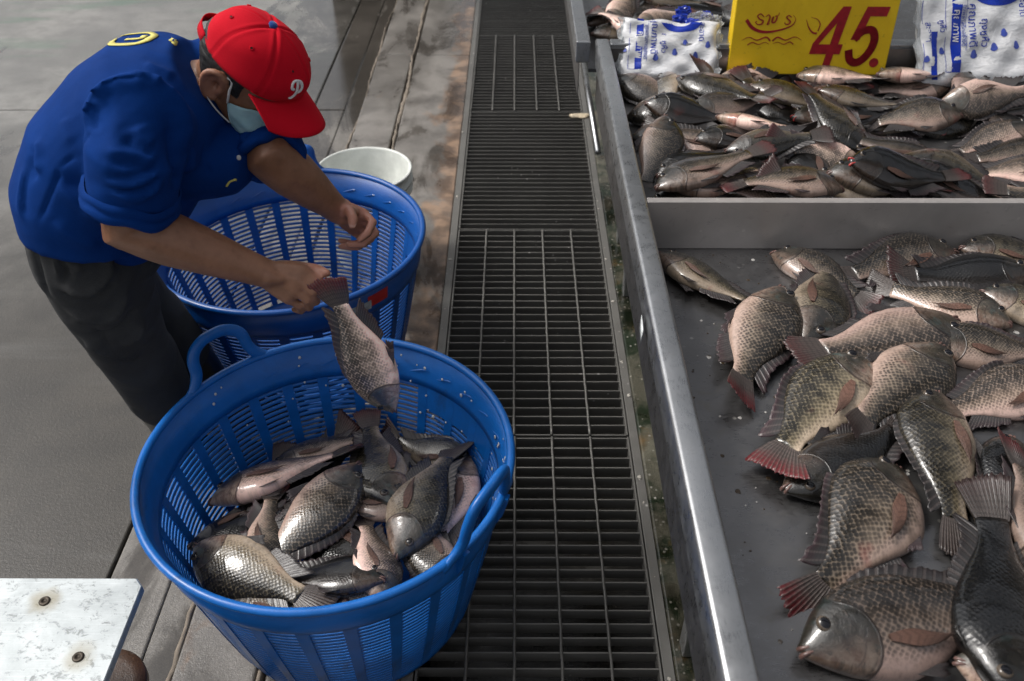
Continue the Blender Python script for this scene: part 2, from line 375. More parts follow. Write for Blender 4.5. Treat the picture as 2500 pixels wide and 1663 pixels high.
    nb = g.bump(h, .55, .0016); g.p(Normal=nb); g.set(g.b.inputs['Coat Normal'], g.bump(g.m2('ADD', g.m2('MULTIPLY', h, .35), n2), .22, .0016))
    return g.m
M_fish = [
 fish_skin('fish_skin_spotted', (.60, .43, .35), (.25, .195, .145), (.020, .017, .013), (.016, .014, .012), .75, .28, .8),
 fish_skin('fish_skin_banded', (.48, .38, .28), (.165, .135, .088), (.017, .015, .010), (.018, .015, .011), 1.0, .26, .6),
 fish_skin('fish_skin_dark', (.14, .11, .095), (.042, .037, .032), (.009, .009, .010), (.007, .007, .008), .4, .2, .45),
 fish_skin('fish_skin_pale', (.76, .53, .45), (.38, .285, .225), (.042, .034, .027), (.03, .025, .022), .65, .3, .65)]
def fin_mat(name, base, tip, ray):
    g = G(name); u, v, _ = g.xyz(g.uv('skin')); rnd = g.n('ObjectInfo').outputs['Random']; tone = g.attr('tone')
    P = g.n('CombineXYZ', {0: g.m2('MULTIPLY', u, 14.0), 1: g.m2('MULTIPLY', v, 3.0), 2: g.m2('MULTIPLY', rnd, 9.0)}).outputs[0]
    n = g.noise(P, 1.2, 4, .6)
    tipc = g.mix(g.attr('red'), tuple(q*.5 for q in base), tip); c = g.mix(g.sst(g.m2('ADD', v, g.m2('MULTIPLY', g.m2('SUBTRACT', n, .5), .5)), .3, .95), base, tipc)
    r = g.sst(g.m2('SINE', g.m2('MULTIPLY', u, 88.0)), .1, .9)
    c = g.mix(g.m2('MULTIPLY', r, .55), c, ray)
    b = g.sst(g.m2('SINE', g.m2('ADD', g.m2('MULTIPLY', v, 46.0), g.m2('MULTIPLY', n, 4.0))), .2, .9)
    c = g.mix(g.m2('MULTIPLY', b, .4), c, tuple(q*.35 for q in base))
    k = g.m2('ADD', g.m2('MULTIPLY', tone, .7), .55)
    c = g.n('Mix', {0: 1.0, 6: c, 7: g.n('CombineColor', {0: k, 1: k, 2: k}).outputs[0]}, data_type='RGBA', blend_type='MULTIPLY').outputs[2]
    g.p(Base_Color=c, Roughness=.33, Normal=g.bump(g.m2('ADD', r, n), .5, .0012)); return g.m
M_tail = fin_mat('tail_fin_skin', (.06, .05, .046), (.11, .015, .018), (.13, .10, .088))
M_fin = fin_mat('back_fin_skin', (.045, .042, .042), (.05, .03, .034), (.11, .09, .085))
M_pec = fin_mat('side_fin_skin', (.13, .066, .048), (.05, .026, .02), (.20, .13, .095))
g = G('eye_rim'); g.p(Base_Color=(.085, .066, .05), Roughness=.12); M_eye = g.m
g = G('eye_pupil'); g.p(Base_Color=(.006, .006, .008), Roughness=.05); M_pupil = g.m
M_lip = plain('fish_lip', (.13, .075, .064), .3, var=.3, vscale=120)
M_lipred = plain('fish_lip_red', (.42, .05, .045), .25, var=.3, vscale=120)
FISH = [
  ([0.3804, 1.3848, 0.683, -0.6924, 0.7215, 0.0, 0.7105, 0.6819, -0.1736, 0.8342], -1, 'dark backed fish with white belly alone in the corner by the divider and rail', 0.5, 1, None),
  ([0.6102, 1.4143, 0.6819, -0.6135, 0.7897, -0.0, 0.7781, 0.6045, 0.1705, 0.78], -1, 'mottled head poking out behind the fish whose tail touches the divider', 0.45, 0, None),
  ([0.7544, 1.4495, 0.6875, 0.9404, 0.3399, -0.0066, -0.3266, 0.9087, 0.26, 0.9671], 1, 'dark fish lying along the divider with its head pointing right', 0.3, 0, None),
  ([1.0346, 1.4827, 0.6819, -0.9638, 0.2666, -0.0, 0.257, 0.9291, 0.2659, 0.78], -1, 'grey fish in the far right corner of the near tray, head against the divider', 0.45, 1, None),
  ([0.8678, 1.4032, 0.685, 1.0, 0.0065, -0.0027, -0.0055, 0.9608, 0.277, 0.8895], 1, 'almost black fish with wet glints in the second row below the divider', 0.1, 2, None),
  ([0.7919, 1.3248, 0.6831, 0.8725, -0.4886, -0.0008, 0.4743, 0.8466, 0.2414, 0.8334], 1, 'spotted pale fish with its snout pointing down right below the black fish', 0.75, 0, None),
  ([0.9934, 1.2888, 0.6819, -0.8846, 0.4664, -0.0, 0.4523, 0.8577, 0.2445, 0.78], -1, 'pale bellied head at the right edge below the black fish', 0.7, 1, None),
  ([0.6397, 1.2049, 0.6879, 0.9604, 0.2788, -0.0, 0.2763, -0.9517, -0.1337, 1.0764], -1, 'bronze spotted fish lying belly up with a pink fin along its top edge', 0.5, 3, None),
  ([0.8496, 1.1897, 0.68, -0.9971, 0.0327, 0.0688, 0.0536, 0.9431, 0.3282, 0.78], -1, 'grey fish at the right edge with a reddish side fin, head pointing left', 0.55, 0, None),
  ([0.4222, 1.1973, 0.6872, 0.4579, 0.8886, 0.0262, 0.886, -0.4538, -0.0955, 1.06], -1, 'spotted fish with a spread dark red tail lying closest to the steel rail', 0.65, 0, None),
  ([0.5846, 1.3472, 0.6898, -0.4034, -0.9148, -0.0206, 0.9139, -0.4017, -0.059, 0.98], 1, 'olive banded fish lying on top, head down and tail against the divider', 0.5, 1, None),
  ([0.7878, 1.0555, 0.6832, 0.9494, 0.3139, 0.0, -0.303, 0.9163, 0.262, 0.8461], 1, 'spotted pinkish fish under the middle of the pile at the right edge', 0.65, 3, None),
  ([0.4814, 1.0189, 0.6882, 0.6745, 0.7383, -0.0, -0.7252, 0.6626, 0.1872, 1.0901], 1, 'silvery white fish with a bright red tail at the left side of the pile', 1.0, 1, None),
  ([0.5245, 0.933, 0.6849, -0.8509, -0.5253, 0.0, 0.5216, -0.8449, -0.1185, 0.9304], 1, 'dark headed fish facing lower left beneath the fish with the fanned tail', 0.2, 2, None),
  ([0.6215, 1.071, 0.6885, 0.7349, 0.6782, 0.0019, 0.6731, -0.729, -0.1241, 1.0], -1, 'plump spotted fish with a fanned tail lying over a dark head', 0.6, 0, None),
  ([0.7325, 0.8545, 0.6825, 0.3782, 0.9257, 0.0, -0.9206, 0.3761, 0.1054, 0.8124], 1, 'dark fish standing at the right edge beside a wine red tail', 0.25, 2, None),
  ([0.7314, 0.8085, 0.6966, -0.2049, -0.9765, -0.0674, 0.9591, -0.1865, -0.2128, 0.78], 1, 'fish at the right edge showing only its upright wine red tail', 0.35, 0, None),
  ([0.6491, 0.9041, 0.6869, 0.2351, 0.9708, 0.0482, -0.9655, 0.2275, 0.1269, 1.05], 1, 'olive banded fish with a long pale reflection, head pointing away', 0.5, 1, None),
  ([0.4836, 0.7744, 0.6884, 0.6072, 0.7945, 0.0084, -0.772, 0.5874, 0.2428, 1.08], 1, 'large spotted fish with red side fin and dark tail near the front', 0.6, 0, None),
  ([0.5249, 0.6398, 0.6886, -0.9583, -0.2854, 0.0129, -0.2695, 0.918, 0.2908, 1.12], -1, 'large dark backed fish with pinkish cheek at the very front of the tray', 0.3, 3, None),
  ([0.6356, 0.6823, 0.6935, -0.3096, -0.9504, -0.0284, -0.9435, 0.3034, 0.1329, 1.12], -1, 'blackish fish with a blue grey sheen at the right edge, head pointing to viewer', 0.12, 2, None),
  ([0.6493, 0.5365, 0.681, -0.9284, 0.3593, 0.0951, 0.367, 0.8459, 0.3869, 0.78], -1, 'pale fish cut off by the lower right corner of the picture', 0.9, 1, None),
  ([0.4302, 1.6767, 0.6809, -0.9988, -0.0478, -0.0143, -0.0499, 0.9566, 0.287, 0.89], -1, 'sliver of a fish squeezed against the left part of the divider', 0.4201583230235329, 0, 'fish buried in the middle tray'),
  ([0.8076, 1.7432, 0.6799, -0.9085, 0.4002, 0.12, 0.4178, 0.8702, 0.2611, 0.89], -1, 'half buried fish under the jet black fish by the divider', 0.37509550978076556, 1, 'fish buried in the middle tray'),
  ([1.0161, 1.7565, 0.6802, -0.8715, 0.4698, 0.1409, 0.4904, 0.8347, 0.2504, 0.89], -1, 'fish under the tail of the jet black fish by the divider', 0.340328380590062, 2, 'fish buried in the middle tray'),
  ([1.1859, 1.7131, 0.6851, 0.9613, -0.2627, -0.0824, -0.2753, -0.9211, -0.2754, 0.89], -1, 'fish in the front right corner of the middle tray by the divider', 0.4244073115221172, 0, 'fish buried in the middle tray'),
  ([0.9647, 2.1118, 0.6788, -0.9762, 0.2077, 0.0623, 0.2168, 0.935, 0.2805, 0.89], -1, 'small patch of a fish showing right of the raised red tail fish', 0.2735721221535159, 1, 'fish buried in the middle tray'),
  ([1.1602, 2.1284, 0.688, -0.8729, -0.4719, -0.1242, 0.4871, -0.828, -0.2776, 0.89], 1, 'broad scaled fish near the right side of the middle pile', 0.2937643696636857, 1, 'fish buried in the middle tray'),
  ([0.9121, 1.8045, 0.6892, -0.8455, 0.5335, 0.0247, -0.5124, -0.7973, -0.319, 0.89], 1, 'fish half under the large slate grey one near the divider', 0.21667152656188113, 3, 'fish buried in the middle tray'),
  ([0.676, 2.2447, 0.693, 0.4699, -0.8468, -0.2495, -0.8827, -0.4518, -0.1292, 0.89], -1, 'fish peeping out left of the raised red tail, below the sign', 0.20569853209761993, 0, 'fish buried in the middle tray'),
  ([0.682, 1.8048, 0.6798, 0.2541, 0.9393, 0.2305, -0.9668, 0.2534, 0.0331, 0.89], 1, 'partly covered fish in the centre, in front of the raised tail fish', 0.28599715064762776, 2, 'fish buried in the middle tray'),
  ([0.566, 1.6749, 0.6997, 0.8784, -0.4299, -0.2088, 0.4778, 0.7798, 0.4045, 0.89], 1, 'sliver of a fish under the red fan tail by the divider', 0.4866997496738891, 3, 'fish buried in the middle tray'),
  ([0.863, 2.2724, 0.6877, -0.8919, -0.4336, -0.1286, 0.4522, -0.8542, -0.2567, 0.89], 1, 'fish partly hidden right below the red 45 of the sign', 0.25780635456496204, 3, 'fish buried in the middle tray'),
  ([1.2435, 2.0769, 0.6998, 0.3763, -0.8784, -0.2945, 0.9265, 0.3562, 0.1213, 0.89], 1, 'sliver of a fish at the right edge halfway up the pile', 0.36915626600749074, 2, 'fish buried in the middle tray'),
  ([0.6451, 1.6422, 0.7072, 0.8376, -0.4476, -0.3134, 0.5247, 0.8188, 0.233, 0.89], 1, 'sliver of a fish between the fan tail fish and the divider', 0.3535031521823127, 2, 'fish buried in the middle tray'),
  ([0.5394, 2.1907, 0.7153, 0.1918, -0.9241, -0.3305, 0.9683, 0.233, -0.0896, 0.89], 1, 'fish half hidden behind the long grey fish below the small bag', 0.33271293892480636, 1, 'fish buried in the middle tray'),
  ([1.4004, 2.3679, 0.6844, 0.9949, -0.0967, -0.029, 0.1009, 0.9529, 0.2859, 0.78], 1, 'dark fish at the far right end of the middle tray near the bags', 0.15600000000000003, 2, None),
  ([0.4091, 2.2561, 0.6894, 0.1177, 0.9536, 0.2772, -0.8437, 0.2432, -0.4786, 0.78], 1, 'fish standing belly outward just below the small printed bag', 0.585, 1, None),
  ([0.3759, 2.2811, 0.6881, -0.701, 0.7059, 0.1012, -0.6874, -0.6312, -0.3592, 0.78], 1, 'fish in the far left corner of the middle tray, head against the rail', 0.42900000000000005, 0, None),
  ([1.089, 2.3313, 0.6847, 0.9992, 0.0398, -0.0022, -0.0374, 0.957, 0.2875, 0.78], 1, 'dull grey fish with orange side fin right of the yellow sign foot', 0.46799999999999997, 3, None),
  ([0.9293, 2.3571, 0.6865, -0.9812, -0.1831, -0.0607, -0.1928, 0.941, 0.2781, 0.78], -1, 'olive dark fish lying directly below the yellow sign', 0.31200000000000006, 1, None),
  ([0.6751, 2.3581, 0.6863, -0.9792, -0.1744, 0.1037, 0.0132, -0.565, -0.825, 0.78], 1, 'pale bellied fish touching the left end of the yellow sign', 0.85, 3, None),
  ([0.9147, 2.3497, 0.7132, -0.9859, 0.1646, -0.0305, 0.1649, 0.9863, -0.0081, 0.78], -1, 'cream headed fish resting against the dot of the yellow sign', 0.9, 3, None),
  ([1.124, 2.3558, 0.715, -0.9811, -0.1936, 0.0051, -0.1893, 0.9526, -0.2382, 0.78], -1, 'fish with a yellowish chin right of the yellow sign', 0.85, 3, None),
  ([0.5686, 2.1228, 0.7272, -0.9739, -0.1652, -0.1559, -0.2214, 0.8441, 0.4883, 0.78], -1, 'brown fish half hidden behind the white bellied one on the left', 0.31200000000000006, 3, None),
  ([0.8455, 2.1644, 0.6907, -0.9719, -0.2143, -0.0977, -0.2311, 0.9474, 0.2214, 0.78], -1, 'fish with a gaping pink mouth in the middle of the pile', 0.31200000000000006, 0, None),
  ([0.7417, 2.1982, 0.7157, -0.8927, 0.4251, 0.1494, 0.4482, 0.8721, 0.1963, 0.78], -1, 'plain brown fish under the raised red tail', 0.39, 1, None),
  ([0.9039, 2.1109, 0.705, -0.9488, -0.2874, -0.1309, -0.3157, 0.876, 0.3648, 0.78], -1, 'nearly black fish under the greenish head', 0.07800000000000001, 2, None),
  ([0.4128, 2.1473, 0.7113, -0.9863, 0.0139, -0.1641, 0.0213, -0.9773, -0.2106, 0.78], 1, 'second fish from the far left corner along the rail', 0.39, 1, None),
  ([0.4106, 2.0455, 0.6891, -0.9805, -0.1862, -0.0624, 0.1963, -0.9373, -0.2878, 0.78], 1, 'third fish from the far left corner along the rail', 0.23399999999999999, 0, None),
  ([1.2336, 2.2569, 0.6878, 0.1576, 0.9496, 0.2712, 0.9871, -0.1433, -0.0718, 0.78], -1, 'brown humped fish with a dark tail lying across it at the right', 0.35100000000000003, 3, None),
  ([1.2572, 2.1245, 0.7317, -0.9929, 0.1178, -0.0191, 0.1037, 0.931, 0.35, 0.78], -1, 'smooth blackish fish near the right edge of the middle tray', 0.0936, 2, None),
  ([0.4553, 2.0882, 0.7148, -0.9742, 0.2095, 0.0836, 0.2231, 0.8402, 0.4943, 0.78], -1, 'dark head facing lower left beside the standing pale fish', 0.11699999999999999, 2, None),
  ([0.5487, 2.177, 0.7428, -0.7699, 0.6363, -0.0488, -0.6214, -0.7649, -0.1694, 0.89], 1, 'long grey fish with a faint red tail, head beneath the small bag', 0.35100000000000003, 1, None),
  ([0.9122, 2.1522, 0.7229, -0.9722, 0.2177, 0.0858, 0.2219, 0.9741, 0.0428, 0.78], -1, 'fish with a greenish head in the upper middle of the pile', 0.31200000000000006, 1, None),
  ([1.2203, 2.1205, 0.7527, -0.9814, 0.0752, -0.1765, 0.0848, -0.6554, -0.7505, 0.78], 1, 'fish showing a pink belly stripe at the right edge', 0.6240000000000001, 3, None),
  ([0.4244, 1.9917, 0.6934, 0.8875, -0.4257, -0.1765, 0.4593, 0.8488, 0.2619, 0.78], 1, 'fish with an orange tinted belly below the dark snout on the left', 0.5459999999999999, 3, None),
  ([0.5627, 1.9822, 0.7025, -0.9778, -0.1977, 0.0689, -0.1754, 0.9531, 0.2465, 0.78], -1, 'smooth black fish with a broad wet shine left of centre', 0.07800000000000001, 2, None),
  ([0.6248, 2.0199, 0.7153, -0.9812, 0.1873, 0.0468, 0.1551, 0.9091, -0.3865, 0.78], -1, 'white bellied fish with small pinkish fins left of centre', 1.0, 3, None),
  ([1.0078, 2.0919, 0.7105, 0.9958, 0.0406, 0.0821, -0.07, 0.915, 0.3974, 0.8425], 1, 'spotted fish with a fleshy open gill, head pointing right', 0.507, 0, None),
  ([0.9162, 1.9421, 0.6906, 0.8781, -0.4578, -0.1395, 0.4786, 0.842, 0.2492, 0.78], 1, 'dark mottled fish right below the fish with the raised tail', 0.23399999999999999, 0, None),
  ([1.1704, 1.9944, 0.6873, 0.935, 0.2799, 0.2179, -0.3397, 0.8833, 0.323, 0.78], 1, 'short pinkish spotted fish at the right edge of the middle tray', 0.585, 3, None),
  ([1.1949, 1.9296, 0.6823, 0.9967, 0.0771, 0.0244, -0.0809, 0.9496, 0.3028, 0.78], 1, 'fish just below the pinkish spotted one at the right edge', 0.39, 0, None),
  ([1.1747, 1.8433, 0.6836, 0.9992, -0.039, -0.0117, 0.0407, 0.957, 0.2871, 0.78], 1, 'pale sided fish near the right end of the divider', 0.85, 3, None),
  ([0.7071, 1.88, 0.7138, 0.9442, -0.2325, -0.2333, -0.3274, -0.5856, -0.7416, 0.78], -1, 'fish with a white side and cut open gill in the middle', 0.95, 3, None),
  ([0.7997, 2.0649, 0.7231, 0.4842, -0.7938, -0.3679, -0.862, -0.5049, -0.0451, 0.89], -1, 'dark fish with its dull red tail raised up in the air', 0.27299999999999996, 1, None),
  ([0.4482, 1.8757, 0.6886, -0.9331, -0.3444, -0.1033, -0.3595, 0.8938, 0.2681, 0.78], -1, 'blackish smooth fish tucked beside the spotted fish by the rail', 0.0936, 2, None),
  ([0.333, 1.8936, 0.6936, 0.2997, 0.9003, 0.3156, 0.954, -0.2861, -0.0897, 0.89], -1, 'big spotted fish standing by the rail near the divider', 0.42900000000000005, 0, None),
  ([0.6243, 1.904, 0.7309, -0.9776, 0.0015, -0.2105, 0.098, -0.8816, -0.4616, 0.78], 1, 'dark fish with a long grey reflection in front of the white bellied one', 0.195, 1, None),
  ([0.4632, 1.7194, 0.7288, -0.9671, -0.2215, -0.1251, -0.238, 0.9615, 0.1374, 0.78], -1, 'spotted fish lying under the fish with the red fan tail', 0.46799999999999997, 0, None),
  ([0.4381, 1.7295, 0.7544, -0.9247, -0.3126, -0.2173, -0.3211, 0.947, 0.004, 0.89], -1, 'fish pressed lengthwise against the left end of the divider', 0.39, 0, None),
  ([1.0429, 1.8332, 0.686, -0.8844, 0.4427, 0.1478, -0.4667, -0.8344, -0.2933, 0.89], 1, 'large slate grey fish slanting down to the divider at the right', 0.31200000000000006, 1, None),
  ([0.8472, 1.7614, 0.7099, -0.9947, 0.0024, 0.1025, 0.0353, 0.9466, 0.3205, 0.89], -1, 'olive fish lying along the middle of the divider', 0.31200000000000006, 1, None),
  ([0.8769, 1.7501, 0.7251, -0.9847, -0.0261, 0.1725, 0.0625, 0.8703, 0.4886, 0.89], -1, 'jet black fish with a bright red mouth', 0.031200000000000002, 2, None),
  ([0.5817, 1.6919, 0.7405, 0.9889, 0.1007, -0.1093, -0.0882, 0.9896, 0.1133, 0.89], 1, 'fish with a red ribbed fan tail and raised spines by the divider', 0.507, 0, None),
  ([0.439, 2.9, 0.7146, -0.2412, -0.9613, -0.1329, -0.968, 0.2285, 0.1042, 1.0], -1, 'fish partly hidden at the top edge of the farthest tray', 0.15873700392250636, 0, 'fish buried in the farthest tray'),
  ([0.5962, 2.9, 0.712, 0.9007, -0.4288, -0.0694, -0.4344, -0.8908, -0.1332, 1.0], -1, 'fish beside the yellow sign in the farthest tray', 0.2582900449118636, 2, 'fish buried in the farthest tray'),
  ([0.3224, 2.8689, 0.7251, -0.6843, -0.6974, -0.2131, -0.7136, 0.7005, -0.0009, 0.78], -1, 'fish with a big round eye in the near left corner of the farthest tray', 0.5, 1, None),
  ([0.5309, 2.9266, 0.7347, -0.991, 0.0933, 0.0957, 0.1162, 0.9551, 0.2727, 0.8321], -1, 'long dark fish at the top edge of the farthest tray', 0.25, 1, None),
  ([0.3525, 2.8618, 0.7446, -0.4466, -0.858, -0.2536, 0.8778, -0.3655, -0.3096, 0.78], 1, 'fish with a pale pointed snout in the farthest tray', 0.85, 3, None),
  ([0.599, 2.866, 0.7202, -0.9927, -0.054, -0.1081, -0.0858, 0.9447, 0.3165, 0.78], -1, 'dark fish behind the crumpled top of the small bag', 0.15, 2, None),
  ([0.358, 2.7201, 0.7075, -0.9853, -0.1691, -0.0258, -0.171, 0.9731, 0.1546, 0.78], -1, 'brown fish along the near edge of the farthest tray', 0.3, 1, None),
  ([0.3218, 2.726, 0.7369, 0.678, -0.7, -0.2244, 0.6491, 0.7134, -0.2641, 0.78], 1, 'pale chinned fish head left of the two in the farthest tray', 0.9, 3, None),
  ([0.4724, 2.7849, 0.7268, -0.8159, -0.5781, -0.0123, 0.5253, -0.7322, -0.4335, 0.78], 1, 'pale snout with open red mouth beside the small bag', 0.9, 3, None),
  ([-0.447, 1.3272, 0.2183, -0.61, -0.7869, -0.0933, 0.7922, -0.6082, -0.0494, 0.95], 1, 'fish half hidden under the pale bellied one on top of the basket', 0.3407996713963542, 2, 'fish buried in the near basket'),
  ([-0.5217, 1.2382, 0.2216, -0.0236, -0.9907, -0.134, -0.9992, 0.0277, -0.0288, 0.95], -1, 'fish half hidden at the back left of the near basket', 0.36670101782899345, 2, 'fish buried in the near basket'),
  ([-0.3843, 1.1352, 0.2157, 0.8245, -0.5658, 0.004, -0.565, -0.8237, -0.0469, 0.95], -1, 'fish half hidden in the front middle of the near basket', 0.3914046463793291, 2, 'fish buried in the near basket'),
  ([-0.5431, 1.1549, 0.2407, -0.9119, -0.381, -0.1526, 0.3745, -0.9246, 0.0704, 0.78], 1, 'black wet fish deep in the left side of the near basket', 0.0625, 2, None),
  ([-0.3491, 0.9741, 0.2338, 0.9062, 0.4198, 0.051, 0.415, -0.8596, -0.2981, 0.78], -1, 'fish with a pinkish side at the front rim of the basket', 1.0, 3, None),
  ([-0.4278, 0.9615, 0.2375, -0.9842, 0.1304, -0.12, 0.1295, 0.9915, 0.015, 0.78], -1, 'fish under the big tail at the front left of the basket', 0.625, 0, None),
  ([-0.1869, 1.1115, 0.2378, 0.669, -0.7312, -0.1331, -0.7427, -0.6644, -0.0835, 0.78], -1, 'fish wedged below the right basket handle', 0.625, 0, None),
  ([-0.2037, 1.3785, 0.2221, 0.8895, -0.4474, 0.0932, 0.3967, 0.857, 0.3289, 0.78], 1, 'dark fish behind the others against the far right basket wall', 0.4375, 1, None),
  ([-0.3154, 1.2139, 0.248, 0.9707, -0.2402, 0.0038, 0.2402, 0.9706, -0.0169, 0.78], 1, 'fish with a round open mouth in the centre of the basket', 0.4375, 0, None),
  ([-0.1458, 1.1922, 0.2415, 0.2424, 0.9684, 0.0582, -0.9702, 0.2417, 0.0201, 1.0], 1, 'pinkish scaled fish seen through the right basket handle', 0.9375, 3, None),
  ([-0.4993, 1.1313, 0.2537, 0.1062, -0.99, -0.0928, 0.9573, 0.127, -0.2598, 0.78], 1, 'fish with a pale belly and dark red fin pointing its head to the viewer', 0.75, 0, None),
  ([-0.4264, 1.3671, 0.2445, -0.8861, -0.4607, -0.0507, -0.4531, 0.8841, -0.1139, 0.78], -1, 'greyish fish at the back of the basket, head pointing lower left', 0.6875, 0, None),
  ([-0.3655, 1.0124, 0.2594, 0.9837, -0.1109, 0.1418, 0.1312, 0.981, -0.1428, 0.78], 1, 'small dark smooth fish near the front of the basket', 0.1875, 2, None),
  ([-0.2773, 1.0736, 0.2591, 0.3141, -0.9491, 0.0218, 0.8313, 0.2638, -0.4892, 0.78], 1, 'pink throated fish head down at the front right of the basket', 0.9375, 3, None),
  ([-0.49, 1.0174, 0.2597, -0.873, 0.4778, -0.0982, -0.425, -0.8439, -0.3275, 1.1], 1, 'large silver flanked fish at the lower left of the basket', 0.75, 1, None),
  ([-0.4199, 1.1411, 0.2624, 0.5717, 0.8056, 0.1554, 0.8204, -0.5584, -0.1235, 1.08], -1, 'spotted fish slanting across the centre of the basket with its tail forward', 0.75, 0, None),
  ([-0.297, 1.3277, 0.2608, 0.341, -0.9393, 0.0376, -0.9366, -0.3361, 0.0989, 1.0], -1, 'olive fish at the back with its tail up and head down', 0.625, 1, None),
  ([-0.1823, 1.2211, 0.2735, -0.3217, -0.9438, -0.0761, 0.9466, -0.3223, -0.0054, 1.03], 1, 'fish with a shiny back slanting from upper right, beside the right handle', 0.6875, 1, None),
  ([-0.4903, 1.2847, 0.2575, -0.9278, -0.3308, -0.1722, -0.2521, 0.8966, -0.364, 1.08], -1, 'pale pink bellied fish lying on top, head pointing left', 0.875, 3, None),
]
# ================================================================== the setting
def slab_box(name, x0, x1, y0, y1, z0, z1, mat, parent=None, bev=.006):
    m = MB(); m.box(x0, x1, y0, y1, z0, z1, bev); o = m.build(name, mat, parent, False)
    return o
gm = MB(); gm.box(-60, -.205, -60, 60, -.34, -.03); gm.box(.345, 60, -60, 60, -.34, -.03)
ground = gm.build('ground', M_crack, None, False); tag(ground, kind='structure')
pave = empty('pavement'); tag(pave, kind='structure')
# slabs left of the gutter, with open joints
ys = [-6, -1.4, 3.728, 8.9, 20]
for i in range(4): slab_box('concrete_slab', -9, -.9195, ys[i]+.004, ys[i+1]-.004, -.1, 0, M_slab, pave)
for i, (a, b) in enumerate(((-6, 2.05), (2.05, 3.74), (3.74, 7.5), (7.5, 20))): slab_box('border_slab', -.9165, -.7755, a+.004, b-.004, -.1, -.003, M_gut, pave)
slab_box('gutter_bed', -.7745, -.70, -6, 20, -.1, -.006, M_gut, pave, .002)
for i, (a, b) in enumerate(((-6, 4.4), (4.4, 20))):
    slab_box('curb_slab', -.698, -.528, a+.002, b-.002, -.1, .006, M_curb, pave)
    slab_box('drain_side_slab', -.507, -.232, a+.002, b-.002, -.1, .004, M_curb, pave)
# seams squeezed up between the strips: irregular beads
def bead(x, w_, h, y0, y1, seed):
    rs = []; r = np.random.RandomState(seed); n = int((y1-y0)/.03)
    ph = r.uniform(0, 6, 4)
    for i in range(n+1):
        y = y0+(y1-y0)*i/n
        dx = .006*math.sin(y*3.1+ph[0])+.004*math.sin(y*8.7+ph[1])+r.normal()*.0015
        ww = w_*(1+.35*math.sin(y*5.3+ph[2])+.2*r.normal()); hh = h*(1+.4*math.sin(y*9.1+ph[3])+.25*r.normal())
        rs.append([(x+dx-ww, y, -.03), (x+dx-ww*.6, y, hh*.7), (x+dx, y, hh), (x+dx+ww*.6, y, hh*.65), (x+dx+ww, y, -.03)])
    m = MB(); m.rings(rs, False, False); return m.build('mortar_seam', M_seam, pave)
bead(-.517, .011, .0085, .2, 8, 1); bead(-.7005, .006, .0075, .2, 8, 2)
# right ledge under the stall
slab_box('stall_ledge', .332, 6, -6, 20, -.1, .003, M_ledge, pave)
# the drain channel
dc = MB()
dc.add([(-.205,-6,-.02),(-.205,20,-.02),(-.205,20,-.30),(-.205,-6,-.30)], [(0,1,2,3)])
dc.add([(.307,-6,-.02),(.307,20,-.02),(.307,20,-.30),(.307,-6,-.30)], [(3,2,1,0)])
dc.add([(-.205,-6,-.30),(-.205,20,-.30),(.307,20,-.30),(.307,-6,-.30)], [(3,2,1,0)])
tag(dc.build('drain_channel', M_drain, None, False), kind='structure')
# steel angle edging along the drain
for nm, x0, x1 in (('left', -.231, -.206), ('right', .308, .331)):
    m = MB(); m.box(x0, x1, -6, 20, -.09, .0015, .0015); m.build('drain_edging', M_galv, pave, False)
# ---- gratings: every panel a thing, every bar a part
bar_m = MB(); bar_m.box(-.2535, .2535, -.0016, .0016, -.032, -.002); bar_me = mesh('bearing_bar', bar_m.v, bar_m.f); bar_me.materials.append(M_galv)
def grating(y0, y1, label, rods=True, dz=0.0):
    e = empty('drain_grating', (.051, (y0+y1)/2, 0)); tag(e, label, 'grating', 'gratings laid end to end over the drain')
    L = y1-y0-.012; n = int(round(L/.0352))
    for i in range(n+1):
        o = link('bearing_bar', bar_me, None, e)
        o.location = (random.uniform(-.0015, .0015), -L/2+L*i/n+random.uniform(-.0012, .0012), dz+random.uniform(-.0008, .0004))
        o.rotation_euler = (random.uniform(-.05, .05), 0, random.uniform(-.003, .003))
    rod = MB(); pts = [(0, -L/2-.002, 0), (0, L/2+.002, 0)]
    k = 40; rs = []
    for i in range(k+1):
        y = -L/2-.002+(L+.004)*i/k; r = .0033; 
        rs.append([(math.cos(a)*r+.0006*math.sin(i*2.1), y, math.sin(a)*r) for a in np.linspace(0, 6.283, 7)[:-1]])
    rod.rings(rs); rme = mesh('cross_rod', rod.v, rod.f, True); rme.materials.append(M_galv)
    for j in range(1, 5):
        o = link('cross_rod', rme, None, e); o.location = (-.2535+.507*j/5+random.uniform(-.003, .003), 0, (.0008 if rods else -.034)+dz)
    for sx in (-1, 1):
        m = MB(); m.box(-.0022, .0022, -L/2-.002, L/2+.002, -.034, .001); o = m.build('side_bar', M_galv, e, False); o.location = (sx*.2512, 0, dz+.0005)
grating(.55, 1.652, 'nearest drain grating, beside the front blue basket')
grating(1.652, 2.702, 'second grating from the viewer, with four cross rods showing')
grating(2.702, 3.72, 'third grating from the viewer, with no cross rods on top', False)
grating(3.72, 4.70, 'fourth grating from the viewer, with thin cross rods showing')
grating(4.70, 5.8, 'farthest grating at the top edge, without cross rods on top', False)
